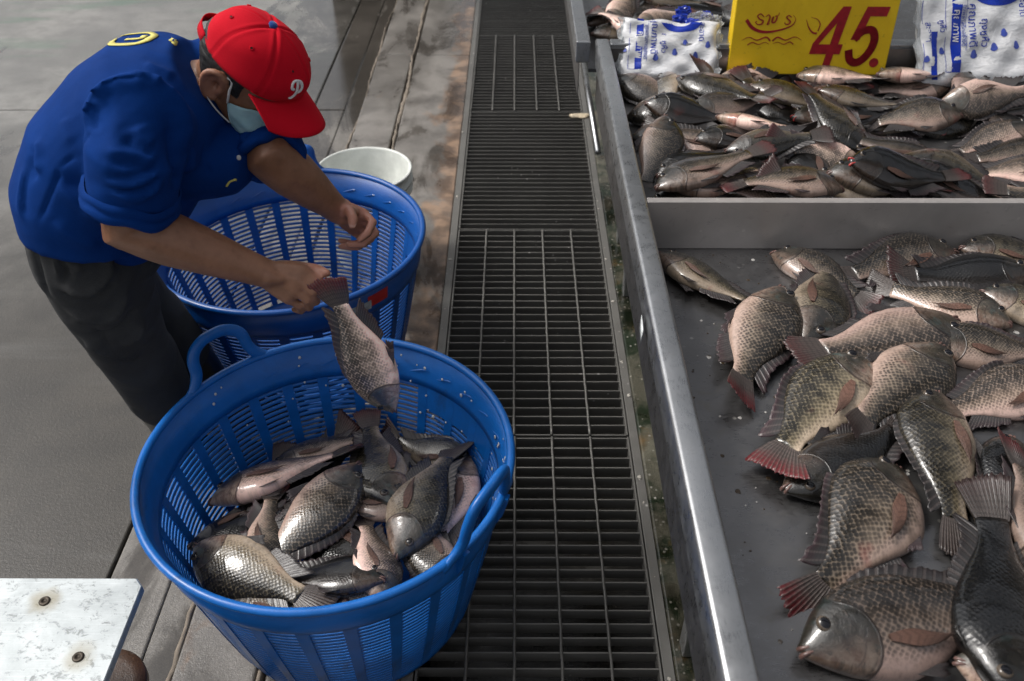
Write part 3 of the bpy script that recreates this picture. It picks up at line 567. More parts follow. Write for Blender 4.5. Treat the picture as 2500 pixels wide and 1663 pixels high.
# pale grit along the edge of the gratings
gr = MB()
for i in range(60):
    y = random.uniform(.7, 4.6); x = random.choice([random.gauss(.318, .006), random.gauss(.318, .006), random.gauss(.345, .02), random.gauss(-.222, .006)]); r = random.choice([.0015, .002, .0025, .004, .006])*random.uniform(.7, 1.2)
    bm = bmesh.new(); bmesh.ops.create_icosphere(bm, subdivisions=1, radius=r)
    for v in bm.verts: v.co = Vector((x+v.co.x*random.uniform(.7, 1.4), y+v.co.y*random.uniform(.7, 1.6), .0015+v.co.z*.35))
    bm.verts.index_update(); gr.add([v.co[:] for v in bm.verts], [[v.index for v in f.verts] for f in bm.faces]); bm.free()
M_grit = plain('grit', (.36, .34, .3), .7, var=.4, vscale=80)
tag(gr.build('grit', M_grit), 'pale grit caught along the edges of the drain', 'grit', kind='stuff')
# market roof that shades the stall (its underside is what the wet fish and steel reflect)
rf = MB()
for ya, yb in ((.95, 1.6), (3.0, 3.6), (4.4, 9)):        # gaps between sheets shaped to let sky light onto fish and sign
    rs = []
    for i in range(0, 181):
        x = -.15+i*.045; rs.append([(x, ya, 3.05+.012*math.sin(i*2.1)+.02*x), (x, yb, 3.05+.012*math.sin(i*2.1)+.02*x)])
    rf.rings(rs, False, False)
M_roof = plain('roof_sheet', (.10, .10, .105), .6, var=.3, vscale=2)
tag(rf.build('market_roof', M_roof, None, False), kind='structure')
bw = MB(); bw.box(5.5, 5.6, -5, 9, 0, 3.1); tag(bw.build('market_wall', plain('painted_wall', (.16, .15, .14), .8, var=.3, vscale=2), None, False), kind='structure')

bl = MB(); bl.box(-10, -9, -14, 7, 0, 4.6); tag(bl.build('low_sky_blocker', plain('blocker_wall', (.12, .11, .10), .8, var=.3, vscale=.6), None, False), kind='structure')  # added out of view to cut off the low sky on the left
pl = MB(); pl.box(-1.12, -.40, 5.45, 5.9, 0, 3.2, .01); tag(pl.build('dark_reflection_block', plain('brown_block', (.035, .027, .02), .8, var=.3, vscale=4), None, False), kind='structure')  # unseen block added to give the wet gutter a dark reflection

# ================================================================== steel fish table
table = empty('steel_fish_table', (.9, 1.4, 0)); tag(table, 'stainless steel fish table with two trays parted by a divider', 'table')
def tpart(name, boxes, mat, root, bev=.0, smooth=False):
    m = MB()
    for b in boxes: m.box(*b, bev)
    o = m.build(name, mat, root, smooth); o.location = -root.location; return o
ZT = .78
tpart('rail', [(.2265, .2665, .2, 2.455, .715, ZT)], M_steel, table, .007, True)
tpart('rail', [(.2672, 2.2, 2.415, 2.455, .715, ZT-.001)], M_steel, table, .004)
tpart('apron', [(.236, .238, .2, 2.44, .60, .717)], M_tray, table)
tpart('tray_floor', [(.239, 2.2, .2, 2.414, .655, .665)], M_tray, table)
tpart('back_wall', [(.2672, 2.2, 2.407, 2.4135, .6652, .768)], M_tray, table)
tpart('divider', [(.2675, 2.2, 1.537, 1.5405, .6655, .7755), (.2675, 2.2, 1.5406, 1.556, .772, .7755)], M_div, table, .0012)
for (x, y) in ((.37, 1.02), (.37, 2.3), (2.1, 1.02), (2.1, 2.3)):
    tpart('leg', [(x-.02, x+.02, y-.02, y+.02, .004, .655)], M_steel, table, .004)

t3 = empty('far_steel_table', (.9, 3.2, 0)); tag(t3, 'farther steel table of fish at the top edge, set slightly left', 'table')
tpart('rail', [(.172, .212, 2.425, 4.2, .72, .782)], M_steel, t3, .004)
tpart('tray_floor', [(.2125, 2.2, 2.458, 4.2, .68, .69)], M_tray, t3)
tpart('apron', [(.182, .184, 2.43, 4.2, .62, .719)], M_tray, t3)
tpart('leg', [(.36, .396, 2.6, 2.636, .004, .679)], M_steel, t3, .003)
m = MB(); m.tube([(.248, 2.37, .47), (.248, 3.3, .47)], .009, 10); o = m.build('brace_pipe', M_steel, t3); o.location = -t3.location
tpart('partition', [(.70, .704, 2.46, 3.4, .69, .79)], M_steel, t3)

# scales and specks lying on the wet tray floor
ls = MB()
for i in range(170):
    x = .27+random.random()**1.5*.75; y = random.uniform(.62, 1.52); r_ = random.choice([.0015, .002, .003, .0045])*random.uniform(.7, 1.3); a0 = random.uniform(0, 3)
    pts = [(x+math.cos(a0+q)*r_*random.uniform(.7, 1.2), y+math.sin(a0+q)*r_*random.uniform(.7, 1.2)) for q in np.linspace(0, 6.283, 9)[:-1]]
    ls.rings([[(a, b, .6652) for a, b in pts], [(x+(a-x)*.8, y+(b-y)*.8, .6660) for a, b in pts]])
g = G('specks'); P = g.geo(); g.p(Base_Color=g.mix(g.sst(g.noise(P, 23, 1), .48, .52), (.05, .035, .022), (.36, .35, .33)), Roughness=.2)
tag(ls.build('loose_scales', g.m, None, False), 'loose scales and brown specks on the near tray floor', 'scales', kind='stuff')
# scraps
m = MB(); r = np.random.RandomState(3); pts = []
for i in range(14):
    a = i/14*6.283; rr = .05*(1+.35*r.uniform(-1, 1)); pts.append((math.cos(a)*rr*1.1, math.sin(a)*rr*.45))
m.rings([[(x, y, 0) for x, y in pts], [(x*.85, y*.85, .006+.004*math.sin(i)) for i, (x, y) in enumerate(pts)], [(x*.3, y*.3, .009) for x, y in pts]])
o = m.build('fish_scrap', plain('pale_scrap', (.5, .42, .3), .6, var=.4, vscale=60)); o.location = (.285, 3.66, .003)
tag(o, 'pale yellowish scrap lying on the grating beside the steel table', 'scrap')
m = MB(); m.rings([[(-.006, -.022, 0), (-.004, .02, 0), (-.0045, .022, -.03), (-.0065, -.015, -.034)], [(-.0075, -.02, .001), (-.0055, .02, .001), (-.006, .021, -.03), (-.008, -.014, -.034)]])
o = m.build('plastic_scrap', plain('clear_scrap', (.55, .58, .58), .2)); o.location = (.2245, 1.18, .745)
tag(o, 'small whitish plastic scrap stuck to the outside of the rail', 'scrap')

# ================================================================== aluminium plate, lower left
trol = empty('plate_stand', (-.85, .62, 0)); tag(trol, 'low stand topped by a scuffed aluminium plate in the lower left corner', 'stand')
pm = MB(); X1, Y1 = -.648, .928; zt = .37; c = .014
outl = [(-1.6, Y1), (X1-c, Y1), (X1, Y1-c*1.1), (X1, 0.2), (-1.6, 0.2)]
pm.rings([[(x, y, zt-.016) for x, y in outl], [(x, y, zt-.002) for x, y in outl], [(x-.0015*(1 if x > -1 else 0), y-.0015*(1 if y > .5 else 0), zt) for x, y in outl]])
g = G('aluminium_top'); P = g.geo(); x_, y_, z_ = g.xyz(P)
br = g.noise(g.mapping(P, (1.5, 90, 1)), 10, 4, .6); n = g.noise(P, 9, 6, .65, .4); fl = g.noise(g.mapping(P, (1, 1.4, 1), (0, 0, .6)), 55, 5, .75, .5)
c_ = g.mix(g.sst(n, .3, .7), (.34, .37, .38), (.48, .515, .525)); c_ = g.mix(g.m2('MULTIPLY', g.sst(br, .55, .75), .5), c_, (.66, .70, .71))
c_ = g.mix(g.m2('MULTIPLY', g.sst(fl, .52, .66), .65), c_, (.10, .11, .11)); st = None
for (sx, sy, a) in ((-.804, .880, 1.0), (-.705, .775, .8)):
    d = g.n('VectorMath', {0: P, 1: (sx, sy, zt)}, operation='DISTANCE').outputs['Value']
    d = g.m2('ADD', d, g.m2('MULTIPLY', g.m2('SUBTRACT', g.noise(P, 40, 4), .5), .03)); q = g.m2('MULTIPLY', g.sst(d, .034, .012), .55*a)
    c_ = g.mix(q, c_, (.2, .16, .075))
g.p(Base_Color=c_, Metallic=.35, Roughness=g.m2('ADD', g.m2('MULTIPLY', br, .25), .36), Normal=g.bump(g.m2('ADD', br, fl), .15, .0015)); M_plate = g.m
o = pm.build('plate', M_plate, trol, False); o.location = -trol.location
for (sx, sy) in ((-.804, .880), (-.705, .775)):
    m = MB(); k = 16
    m.rings([[(math.cos(2*math.pi*i/k)*r_, math.sin(2*math.pi*i/k)*r_*1.0, z) for i in range(k)] for r_, z in ((.0095, -.001), (.0095, .0015), (.008, .0025), (.004, .0027), (.0035, .0015))])
    o = m.build('bolt_head', plain('dark_bolt', (.05, .04, .03), .5, .6, var=.3, vscale=90), trol, True); o.location = (sx+.85, sy-.62, zt)
m = MB(); m.box(-1.4, X1-.05, .3, Y1-.06, zt-.06, zt-.0165); m.box(-.90, -.86, .78, .82, .004, zt-.061); o = m.build('frame', M_rust, trol, False); o.location = -trol.location
# rusty flange and post beside the stand
fl_ = MB(); k = 36
prof_ = [(.0, .0), (.05, .0), (.052, .012), (.05, .09), (.06, .094), (.082, .096), (.085, .101), (.085, .117), (.082, .122), (.06, .124), (.0, .125)]
fl_.rings([[(math.cos(2*math.pi*i/k)*max(r_, .0005), math.sin(2*math.pi*i/k)*max(r_, .0005), z) for i in range(k)] for r_, z in prof_])
fl_.rings([[(.06+.05*q+math.cos(a)*.001, math.cos(a)*.016, .028+math.sin(a)*.016) for a in np.linspace(0, 6.283, 13)[:-1]] for q in (0, 1)])
post = fl_.build('rusty_flange', M_rust); post.location = (-.778, .862, 0)
tag(post, 'rusty round iron flange on the ground beside the aluminium plate', 'flange')

# ================================================================== baskets
def ring_pts(r, z, n=72): return [(math.cos(2*math.pi*i/n)*r, math.sin(2*math.pi*i/n)*r, z) for i in range(n)]
BR0, BR1, BH = .262, .352, .42        # wall radius at floor and rim
def wr(z): return BR0+(BR1-BR0)*(z/BH)**.85
def revolve(prof_, n=72):
    m = MB(); m.rings([ring_pts(r, z, n) for r, z in prof_], True, False); N = len(prof_)
    return m
def basket(root, mat, mat_in, handles, solid_at):
    # rim: rolled lip
    m = MB(); n = 96; k = 10
    rs = [[((BR1+.004+.0085*math.cos(a))*math.cos(t), (BR1+.004+.0085*math.cos(a))*math.sin(t), BH-.004+.008*math.sin(a)) for a in np.linspace(0, 6.283, k+1)[:-1]] for t in np.linspace(0, 6.28319, n+1)]
    m.rings(rs, True, False); m.build('rim', mat, root)
    # upper band, a doubled wall with a step
    m = revolve([(wr(.33)-.001, .33), (wr(.345)+.006, .334), (wr(.345)+.008, .345), (wr(.41)+.004, .412), (wr(.41)-.001, .412), (wr(.36)-.002, .36), (wr(.352)-.006, .350), (wr(.33)-.004, .331), (wr(.33)-.001, .33)], 96)
    m.build('band', mat, root)
    # floor and foot
    m = revolve([(.001, .012), (BR0-.004, .012), (BR0+.003, .02), (BR0+.004, .002), (BR0-.01, .002), (BR0-.012, .006), (.001, .006)], 72); m.build('floor', mat, root)
    # ribs
    NR = 26; rw = .013; rm = MB(); rs = []
    for i in range(13):
        z = .018+(.334-.018)*i/12; r = wr(z); wv = rw*(.62+.38*z/BH)
        rs.append([(r-.0035, -wv, z), (r+.0035, -wv, z), (r+.0035, wv, z), (r-.0035, wv, z)])
    rm.rings(rs); rme = mesh('rib', rm.v, rm.f); rme.materials.append(mat)
    for i in range(NR):
        o = link('rib', rme, None, root); o.rotation_euler = (0, 0, 2*math.pi*(i+.5)/NR)
    # slats: one hoop per height
    z = .034; hoops = []
    while z < .325: hoops.append(z); z += .0132
    for q, z in enumerate(hoops):
        m = revolve([(wr(z-.0035)-.002, z-.0032), (wr(z)+.0018, z-.0034), (wr(z)+.0022, z+.003), (wr(z)-.0018, z+.0032), (wr(z)-.002, z-.0032)], 72); m.build('slat_hoop', mat, root)
    # plain panels between some ribs, below the band
    a0, a1, zl = solid_at
    m = MB(); rs = []
    for i in range(19):
        t = math.radians(a0+(a1-a0)*i/18); rs.append([(math.cos(t)*(wr(z)+e), math.sin(t)*(wr(z)+e), z) for z, e in ((zl, -.0028), (.333, -.0028), (.333, .0026), (zl, .0026))])
    m.rings(rs); m.build('plain_panel', mat, root, False)
    # handles
    for ang, hw, hh, lean in handles:
        t0 = math.radians(ang); P = []
        R_ = BR1+.006
        ctrl = [(-hw*1.75, -.014), (-hw*1.28, .004), (-hw*1.02, .026), (-hw*.93, .055), (-hw*.72, hh*.86), (-hw*.36, hh*.985), (0, hh), (hw*.36, hh*.985), (hw*.72, hh*.86), (hw*.93, .055), (hw*1.02, .026), (hw*1.28, .004), (hw*1.75, -.014)]
        cc = cat_rom(ctrl, 5); pts = []; rad = []
        for (u, zz) in cc:
            a = t0+u/R_; rr = R_+lean*max(zz, 0)
            pts.append((math.cos(a)*rr, math.sin(a)*rr, BH+zz)); e = min(1, max(0, (abs(u)/hw-1.0)/.7)); rad.append((.0095-.002*e, .0135-.003*e))
        m = MB(); m.tube(pts, rad, 12, True, ref=(math.cos(t0), math.sin(t0), 0)); m.build('handle', mat, root)
        for sx in (-1, 1):     # gusset under each foot of the handle
            a = t0+sx*hw*1.05/R_
            m = MB(); m.rings([[(wr(zz)+.0065+e, -ww, zz), (wr(zz)+.0065+e, ww, zz), (wr(zz)+.004, ww, zz), (wr(zz)+.004, -ww, zz)] for zz, e, ww in ((.335, .001, .004), (.37, .010, .006), (.405, .013, .007), (.418, .012, .007))])
            o = m.build('gusset', mat, root, False); o.rotation_euler = (0, 0, a)
    # little ramped ribs under the lip inside, as seen round the upper wall
    sm = MB(); sm.rings([[(wr(.372)-.0035, -.004, .372), (wr(.372)-.0005, -.004, .374), (wr(.372)-.0005, .004, .374), (wr(.372)-.0035, .004, .372)], [(wr(.345)-.0045, .06, .347), (wr(.345)-.001, .06, .349), (wr(.345)-.001, .068, .349), (wr(.345)-.0045, .068, .347)]])
    sme = mesh('scuff_ridge', sm.v, sm.f); sme.materials.append(mat)
    for i in range(16):
        o = link('scuff_ridge', sme, None, root); o.rotation_euler = (0, 0, math.radians(-55+i*11.7))
NB = (-.362, 1.180, .006); FB = (-.602, 1.985, .008)
b1 = empty('blue_basket', NB); tag(b1, 'bright blue slatted plastic basket full of fish in front', 'basket', 'round blue baskets'); b1.rotation_euler = (0, 0, 0)
basket(b1, M_blue, M_blue, [(137, .062, .085, .25), (-29, .068, .105, .12)], (20, 62, .27))
b2 = empty('blue_basket', FB); tag(b2, 'deep blue slatted plastic basket, empty, behind the full one', 'basket', 'round blue baskets'); b2.rotation_euler = (0, 0, math.radians(7))
basket(b2, M_blue2, M_blue2, [(92, .055, .07, .2)], (-8, 20, .26))
# torn sticker on the far basket
def on_band(u0, u1, z0, z1, ang, off, n=10):
    m = MB(); rs = []
    for i in range(n+1):
        a = math.radians(ang)+(u0+(u1-u0)*i/n)/BR1
        rs.append([(math.cos(a)*(wr(z)+off+e), math.sin(a)*(wr(z)+off+e), z) for z, e in ((z0, .0064), (z1, .0044))])
    m.rings(rs, False, False); return m
st = empty('sticker'); st.parent = b2
mm = on_band(-.01, .055, .356, .392, -52, .0016); mm.build('red_label', plain('red_label', (.45, .02, .02), .4), st)
mm = on_band(-.075, .0, .352, .378, -52, .0026); mm.build('torn_backing', plain('torn_paper', (.36, .37, .36), .8, var=.35, vscale=60), st)
# white specks and fish scales stuck to the near basket
sp = MB()
for i in range(46):
    a = random.uniform(-.4, 2.6); z = random.choice([random.uniform(.35, .41), random.uniform(.24, .34), random.uniform(.36, .41)]); r_ = random.uniform(.0016, .0042)
    rad_ = wr(z)-.0045; c0 = Vector((math.cos(a)*rad_, math.sin(a)*rad_, z)); tx = Vector((-math.sin(a), math.cos(a), 0)); tz = Vector((math.cos(a)*.22, math.sin(a)*.22, 1)).normalized(); nn = -tx.cross(tz)
    if nn.dot(Vector((math.cos(a), math.sin(a), 0))) > 0: nn = -nn
    pts = [c0+tx*(math.cos(q)*r_)+tz*(math.sin(q)*r_*1.2)+nn*.0002 for q in np.linspace(0, 6.283, 9)[:-1]]; pts2 = [p+nn*.0012*.8 for p in pts]
    sp.rings([pts, pts2])
o = sp.build('loose_scales', plain('fish_scale', (.62, .62, .6), .25)); o.location = NB
tag(o, 'loose whitish scales stuck to the inside of the near basket', 'scales', kind='stuff')

# ================================================================== white bucket
bk = empty('white_bucket', (-.484, 2.515, .006)); tag(bk, 'white plastic bucket standing behind the far blue basket', 'bucket')
BB = .335
m = revolve([(.001, 0), (.115, 0), (.118, .01), (.140, BB-.075), (.152, BB-.074), (.153, BB-.066), (.1425, BB-.064), (.1435, BB-.045), (.154, BB-.044), (.155, BB-.036), (.145, BB-.034), (.147, BB-.012), (.153, BB-.010), (.155, BB-.003), (.152, BB), (.147, BB), (.1445, BB-.006), (.142, BB-.03), (.1405, BB-.033), (.114, .016), (.001, .014)], 64); m.build('pail', M_bucket, bk)
pts = [(math.cos(a)*.157, math.sin(a)*.157*.99, BB-.05-.10*math.sin(a)**2*(1 if math.sin(a) > 0 else 0)) for a in np.linspace(.05, 3.09, 24)]
m = MB(); m.tube(pts, .0022, 6); m.build('wire_handle', M_galv, bk)
# ================================================================== fish
S_ = np.array([0,.05,.12,.2,.3,.42,.55,.68,.8,.9,1.0])
YT_ = np.array([.004,.018,.034,.047,.056,.058,.052,.040,.026,.0185,.0175])
YB_ = np.array([-.006,-.016,-.027,-.037,-.045,-.050,-.046,-.035,-.023,-.0165,-.0165])
W_ = np.array([.004,.011,.018,.0225,.0255,.025,.021,.015,.0095,.006,.004])
YT0, YB0, W0 = YT_.copy(), YB_.copy(), W_.copy()
def smooth_interp(s, ys):
    # smooth the profile by averaging neighbouring samples
    e = .018; return sum(np.interp(np.clip(s+d, 0, 1), S_, ys) for d in (-e, -e/2, 0, e/2, e))/5
def bend(p, kz, ky, tw):
    x, y, z = p; q = x/.16
    return (x, y+ky*q*q*(1 if q < 0 else .3), z-kz*q*q*(1 if q < 0 else .6)+tw*max(0, -q-.3)*y*4)
def set_uv(me, name, vals):
    uv = me.uv_layers.new(name=name); li = np.empty(len(me.loops), 'i'); me.loops.foreach_get('vertex_index', li)
    uv.data.foreach_set('uv', np.asarray(vals, 'f')[li].ravel())
def fish_body(kz, ky, tw):
    ns, nt = 46, 30; vs_ = []; uv1 = []; uv2 = []; fs = []
    ss = np.linspace(0, 1, ns)**1.15
    for s in ss:
        yt = float(smooth_interp(s, YT_)); yb = float(smooth_interp(s, YB_)); w_ = float(smooth_interp(s, W_)); x = .16-.256*s
        if s < .001: yt, yb, w_ = .0055, -.0065, .0035
        yc, hh = (yt+yb)/2, (yt-yb)/2
        for j in range(nt):
            a = 2*math.pi*j/nt; ca, sa = math.cos(a), math.sin(a)
            y = yc+hh*sa; z = w_*math.copysign(abs(ca)**.85, ca)
            if sa > .5: z *= 1-.25*(sa-.5)           # keeled back
            xx = x
            # gill cover: raised plate with a lip at its rear edge
            u = .16-x; gd = math.hypot(u-.035, y+.004)
            if u > .012:
                lip = max(0, min(1, (gd-.018)/.0235)) if gd < .0418 else max(0, 1-(gd-.0418)/.0025)
                k = .0017*lip*(1 if abs(ca) > .3 else 0)*min(1, (u-.012)/.02)
                cheek = .0011*math.exp(-((gd-.0262)/.0035)**2)*(1 if u > .03 else 0)
                z += math.copysign(k-cheek*.8, ca)
                ed = math.hypot(u-.030, y-.0165); z += math.copysign(.0013*math.exp(-((ed-.0085)/.003)**2), ca)*(1 if abs(ca) > .3 else 0)
            vs_.append(bend((xx, y, z), kz, ky, tw)); uv1.append((u, y)); uv2.append(((sa+1)/2, s))
    for i in range(ns-1):
        for j in range(nt):
            k = (j+1) % nt; fs.append((i*nt+j, (i+1)*nt+j, (i+1)*nt+k, i*nt+k))
    fs.append(tuple(range(nt))); fs.append(tuple((ns-1)*nt+j for j in reversed(range(nt))))
    me = mesh('body', vs_, fs, True); set_uv(me, 'skin', uv1); set_uv(me, 'girth', uv2); return me
def sheet(fn, nu, nv, th, kz, ky, tw, name, jag=0, seed=0, ripple=.0007, nrays=14):
    """thin double skin; fn(u,v)->(x,y,z)"""
    r = np.random.RandomState(seed); jg = r.uniform(0, 1, nu+1)
    def P(u, v, i, side):
        vv = v*(1-jag*jg[i]) if v > .5 else v
        p = fn(u, vv); t = th*(1-.75*v)
        z = p[2]+ripple*math.sin(u*nrays*6.283)*min(1, v*3)*1.0
        return bend((p[0], p[1], z+side*t), kz, ky, tw)
    vs_ = []; uvs = []; fs = []
    for side in (1, -1):
        for i in range(nu+1):
            for j in range(nv+1):
                u, v = i/nu, j/nv; vs_.append(P(u, v, i, side)); uvs.append((u, v))
    N = (nu+1)*(nv+1)
    for sd, off in ((1, 0), (-1, N)):
        for i in range(nu):
            for j in range(nv):
                q = (off+i*(nv+1)+j, off+(i+1)*(nv+1)+j, off+(i+1)*(nv+1)+j+1, off+i*(nv+1)+j+1)
                fs.append(q if sd > 0 else q[::-1])
    for i in range(nu):
        a, b = i*(nv+1)+nv, (i+1)*(nv+1)+nv; fs.append((a, b, N+b, N+a))
    for e in (0, nu):
        for j in range(nv):
            a, b = e*(nv+1)+j, e*(nv+1)+j+1; fs.append((a, N+a, N+b, b) if e == nu else (b, N+b, N+a, a))
    me = mesh(name, vs_, fs, True); set_uv(me, 'skin', uvs); return me
def top_y(x): return float(np.interp((.16-x)/.256, S_, YT_))
def bot_y(x): return float(np.interp((.16-x)/.256, S_, YB_))
def make_variant(kz, ky, tw, seed, spread, hump=0.0, belly=1.0, thick=1.0):
    global YT_, YB_, W_
    YT_, YB_, W_ = YT0*(1+hump*np.exp(-((S_-.28)/.18)**2)), YB0*(1+(belly-1)*np.exp(-((S_-.42)/.22)**2)), W0*thick
    d = {}
    d['body'] = fish_body(kz, ky, tw)
    def tail(u, v):
        h0, h1 = .0165, .0165+.026*spread
        t = u*2-1; x = -.094-.066*v*(1-.10*t*t); return (x, t*(h0+(h1-h0)*v**.8), .003*spread*math.sin(t*4+seed)*v)
    d['tail_fin'] = sheet(tail, 40, 8, .0022, kz, ky, tw, 'tail_fin', .10, seed, .0009, 14)
    def dorsal(u, v):
        x0 = .072-.150*u; h = (.011+.008*u+.013*max(0, (u-.6)/.4)**2)*(.8 if u < .04 else 1)*(min(1, (1.02-u)/.06))
        sl = .35+.9*u; return (x0-h*v*sl, top_y(x0)-.003+h*v*.9, .006*v*math.sin(u*5+seed)+.004*v)
    d['dorsal_fin'] = sheet(dorsal, 44, 5, .0014, kz, ky, tw, 'dorsal_fin', .22, seed+1, .0008, 15)
    def anal(u, v):
        x0 = .004-.066*u; h = (.018+.014*u)*(min(1, (1.03-u)/.08)); return (x0-h*v*(.6+.8*u), bot_y(x0)+.003-h*v*.85, .004*v)
    d['anal_fin'] = sheet(anal, 20, 5, .0014, kz, ky, tw, 'anal_fin', .25, seed+2, .0007, 9)
    for sd, nm in ((1, 'pectoral_fin'), (-1, 'pectoral_fin')):
        def pec(u, v):
            x0, y0 = .072, -.012; w_ = float(np.interp((.16-(x0-.07*v))/.256, S_, W_))
            t = u-.5; sp_ = .007+.013*math.sin(min(1, v*1.02)*2.9)**1.3*(1-.35*v)
            return (x0-.082*v*(1-.45*abs(t)*1.2), y0-.012*v-t*sp_, sd*(w_*.93+.0022+.003*v))
        d[nm+('' if sd > 0 else '2')] = sheet(pec, 16, 7, .0010, kz, ky, tw, nm, .12, seed+3, .0006, 8)
        def pel(u, v):
            return (.062-.058*v*(1-.3*u), -.040-.004*u-.010*v*(.6+u), sd*(.008+.004*v+.002*u))
        d['pelvic_fin'+('' if sd > 0 else '2')] = sheet(pel, 10, 5, .0010, kz, ky, tw, 'pelvic_fin', .2, seed+4, .0005, 5)
    # eyes
    def eye(sd):
        bm = bmesh.new(); bmesh.ops.create_uvsphere(bm, u_segments=18, v_segments=12, radius=.0082)
        x0, y0 = .130, .0165; w_ = float(np.interp((.16-x0)/.256, S_, W_))
        for v in bm.verts:
            p = v.co; v.co = Vector((x0+p.x, y0+p.y, sd*(w_*.90)+p.z*.62))
        bm.faces.ensure_lookup_table()
        for f in bm.faces:
            c = f.calc_center_median(); f.material_index = 1 if math.hypot(c.x-x0, c.y-y0) < .0060 else 0; f.smooth = True
        for v in bm.verts: v.co = Vector(bend(v.co[:], kz, ky, tw))
        me = bpy.data.meshes.new('eye'); bm.to_mesh(me); bm.free(); me.materials.append(M_eye); me.materials.append(M_pupil); return me
    d['eye'] = eye(1); d['eye2'] = eye(-1)
    # lips: two arcs round the snout
    for key, openz in (('mouth', .0022), ('mouth_open', .0075)):
        m = MB(); up = []; lo = []
        for t in np.linspace(-1, 1, 13):
            zz = math.sin(t*1.5)*.0085; xx = .1605-(1-math.cos(t*1.5))*.016
            up.append(bend((xx, -.0005+openz*(1-abs(t))**.6, zz), kz, ky, tw)); lo.append(bend((xx+.0008-.0015*(openz > .004), -.0035-openz*(1-abs(t))**.6, zz), kz, ky, tw))
        m.tube(up, [.0012+.0016*(1-abs(t)) for t in np.linspace(-1, 1, 13)], 7); m.tube(lo, [.0012+.0019*(1-abs(t)) for t in np.linspace(-1, 1, 13)], 7)
        d[key] = mesh('mouth', m.v, m.f, True)
    for k in ('tail_fin',): d[k].materials.append(M_tail)
    for k in ('dorsal_fin', 'anal_fin', 'pelvic_fin', 'pelvic_fin2'): d[k].materials.append(M_fin)
    for k in ('pectoral_fin', 'pectoral_fin2'): d[k].materials.append(M_pec)
    d['mouth'].materials.append(M_lip); d['mouth_open'].materials.append(M_lipred)
    d['bodies'] = []
    for mt in M_fish:
        c = d['body'].copy(); c.materials.append(mt); d['bodies'].append(c)
    return d
VAR = [make_variant(.012, .004, .10, 1, 1.0), make_variant(.020, -.012, -.12, 2, .75, .06, 1.1), make_variant(-.010, .014, .15, 3, 1.15, -.05, 1.05, 1.08), make_variant(.006, -.006, 0, 4, .55, .10, .95, .94),
       make_variant(.030, .010, .25, 5, .8, .03, 1.16, 1.1), make_variant(-.016, -.018, -.2, 6, .9, -.08, .95, 1.0), make_variant(.016, .020, .3, 7, .35, .05, 1.0, 1.05)]
def add_fish(M, label, tone, kind, vi, group=None, red=False, sgn=1):
    d = VAR[vi]; e = empty('fish'); tag(e, label, 'fish', group); e.matrix_world = M
    up2 = '' if sgn > 0 else '2'
    def part(nm, me):
        o = link(nm, me, None, e); o['tone'] = float(tone); o['red'] = float(1.0 if 'red' in label else (len(label)*37 % 100)/100*.75); return o
    part('body', d['bodies'][kind])
    for nm in ('tail_fin', 'dorsal_fin', 'anal_fin'): part(nm, d[nm])
    if len(label) % 3 or not group.startswith('whole'): part('pectoral_fin', d['pectoral_fin'+up2])
    part('pelvic_fin', d['pelvic_fin']); part('pelvic_fin', d['pelvic_fin2'])
    part('eye', d['eye'+up2]); part('mouth', d['mouth_open' if red else 'mouth'])
    return e
def fish_matrix(r, fat=1.0):
    c = Vector(r[0:3]); ex = Vector(r[3:6]).normalized(); ey = Vector(r[6:9]); ey = (ey-ex*ey.dot(ex)).normalized(); ez = ex.cross(ey); s = r[9]; ey = ey*fat; ez = ez*(.5+.5*fat)
    return Matrix(((ex.x*s, ey.x*s, ez.x*s, c.x), (ex.y*s, ey.y*s, ez.y*s, c.y), (ex.z*s, ey.z*s, ez.z*s, c.z), (0, 0, 0, 1)))
for i, (r, sg, lab, tone, kind, grp) in enumerate(FISH):
    g_ = grp
    vi = [0, 4, 1, 3, 6, 5, 2][(i*5+i//7) % 7]
    if sg < 0 and vi in (1, 4): vi = 3 if i % 2 else 6
    add_fish(fish_matrix(r, 1.04+((i*29) % 17)/17*.16), lab, tone, kind, vi, grp or 'whole fresh fish', 'mouth' in lab or 'red lip' in lab, sg)
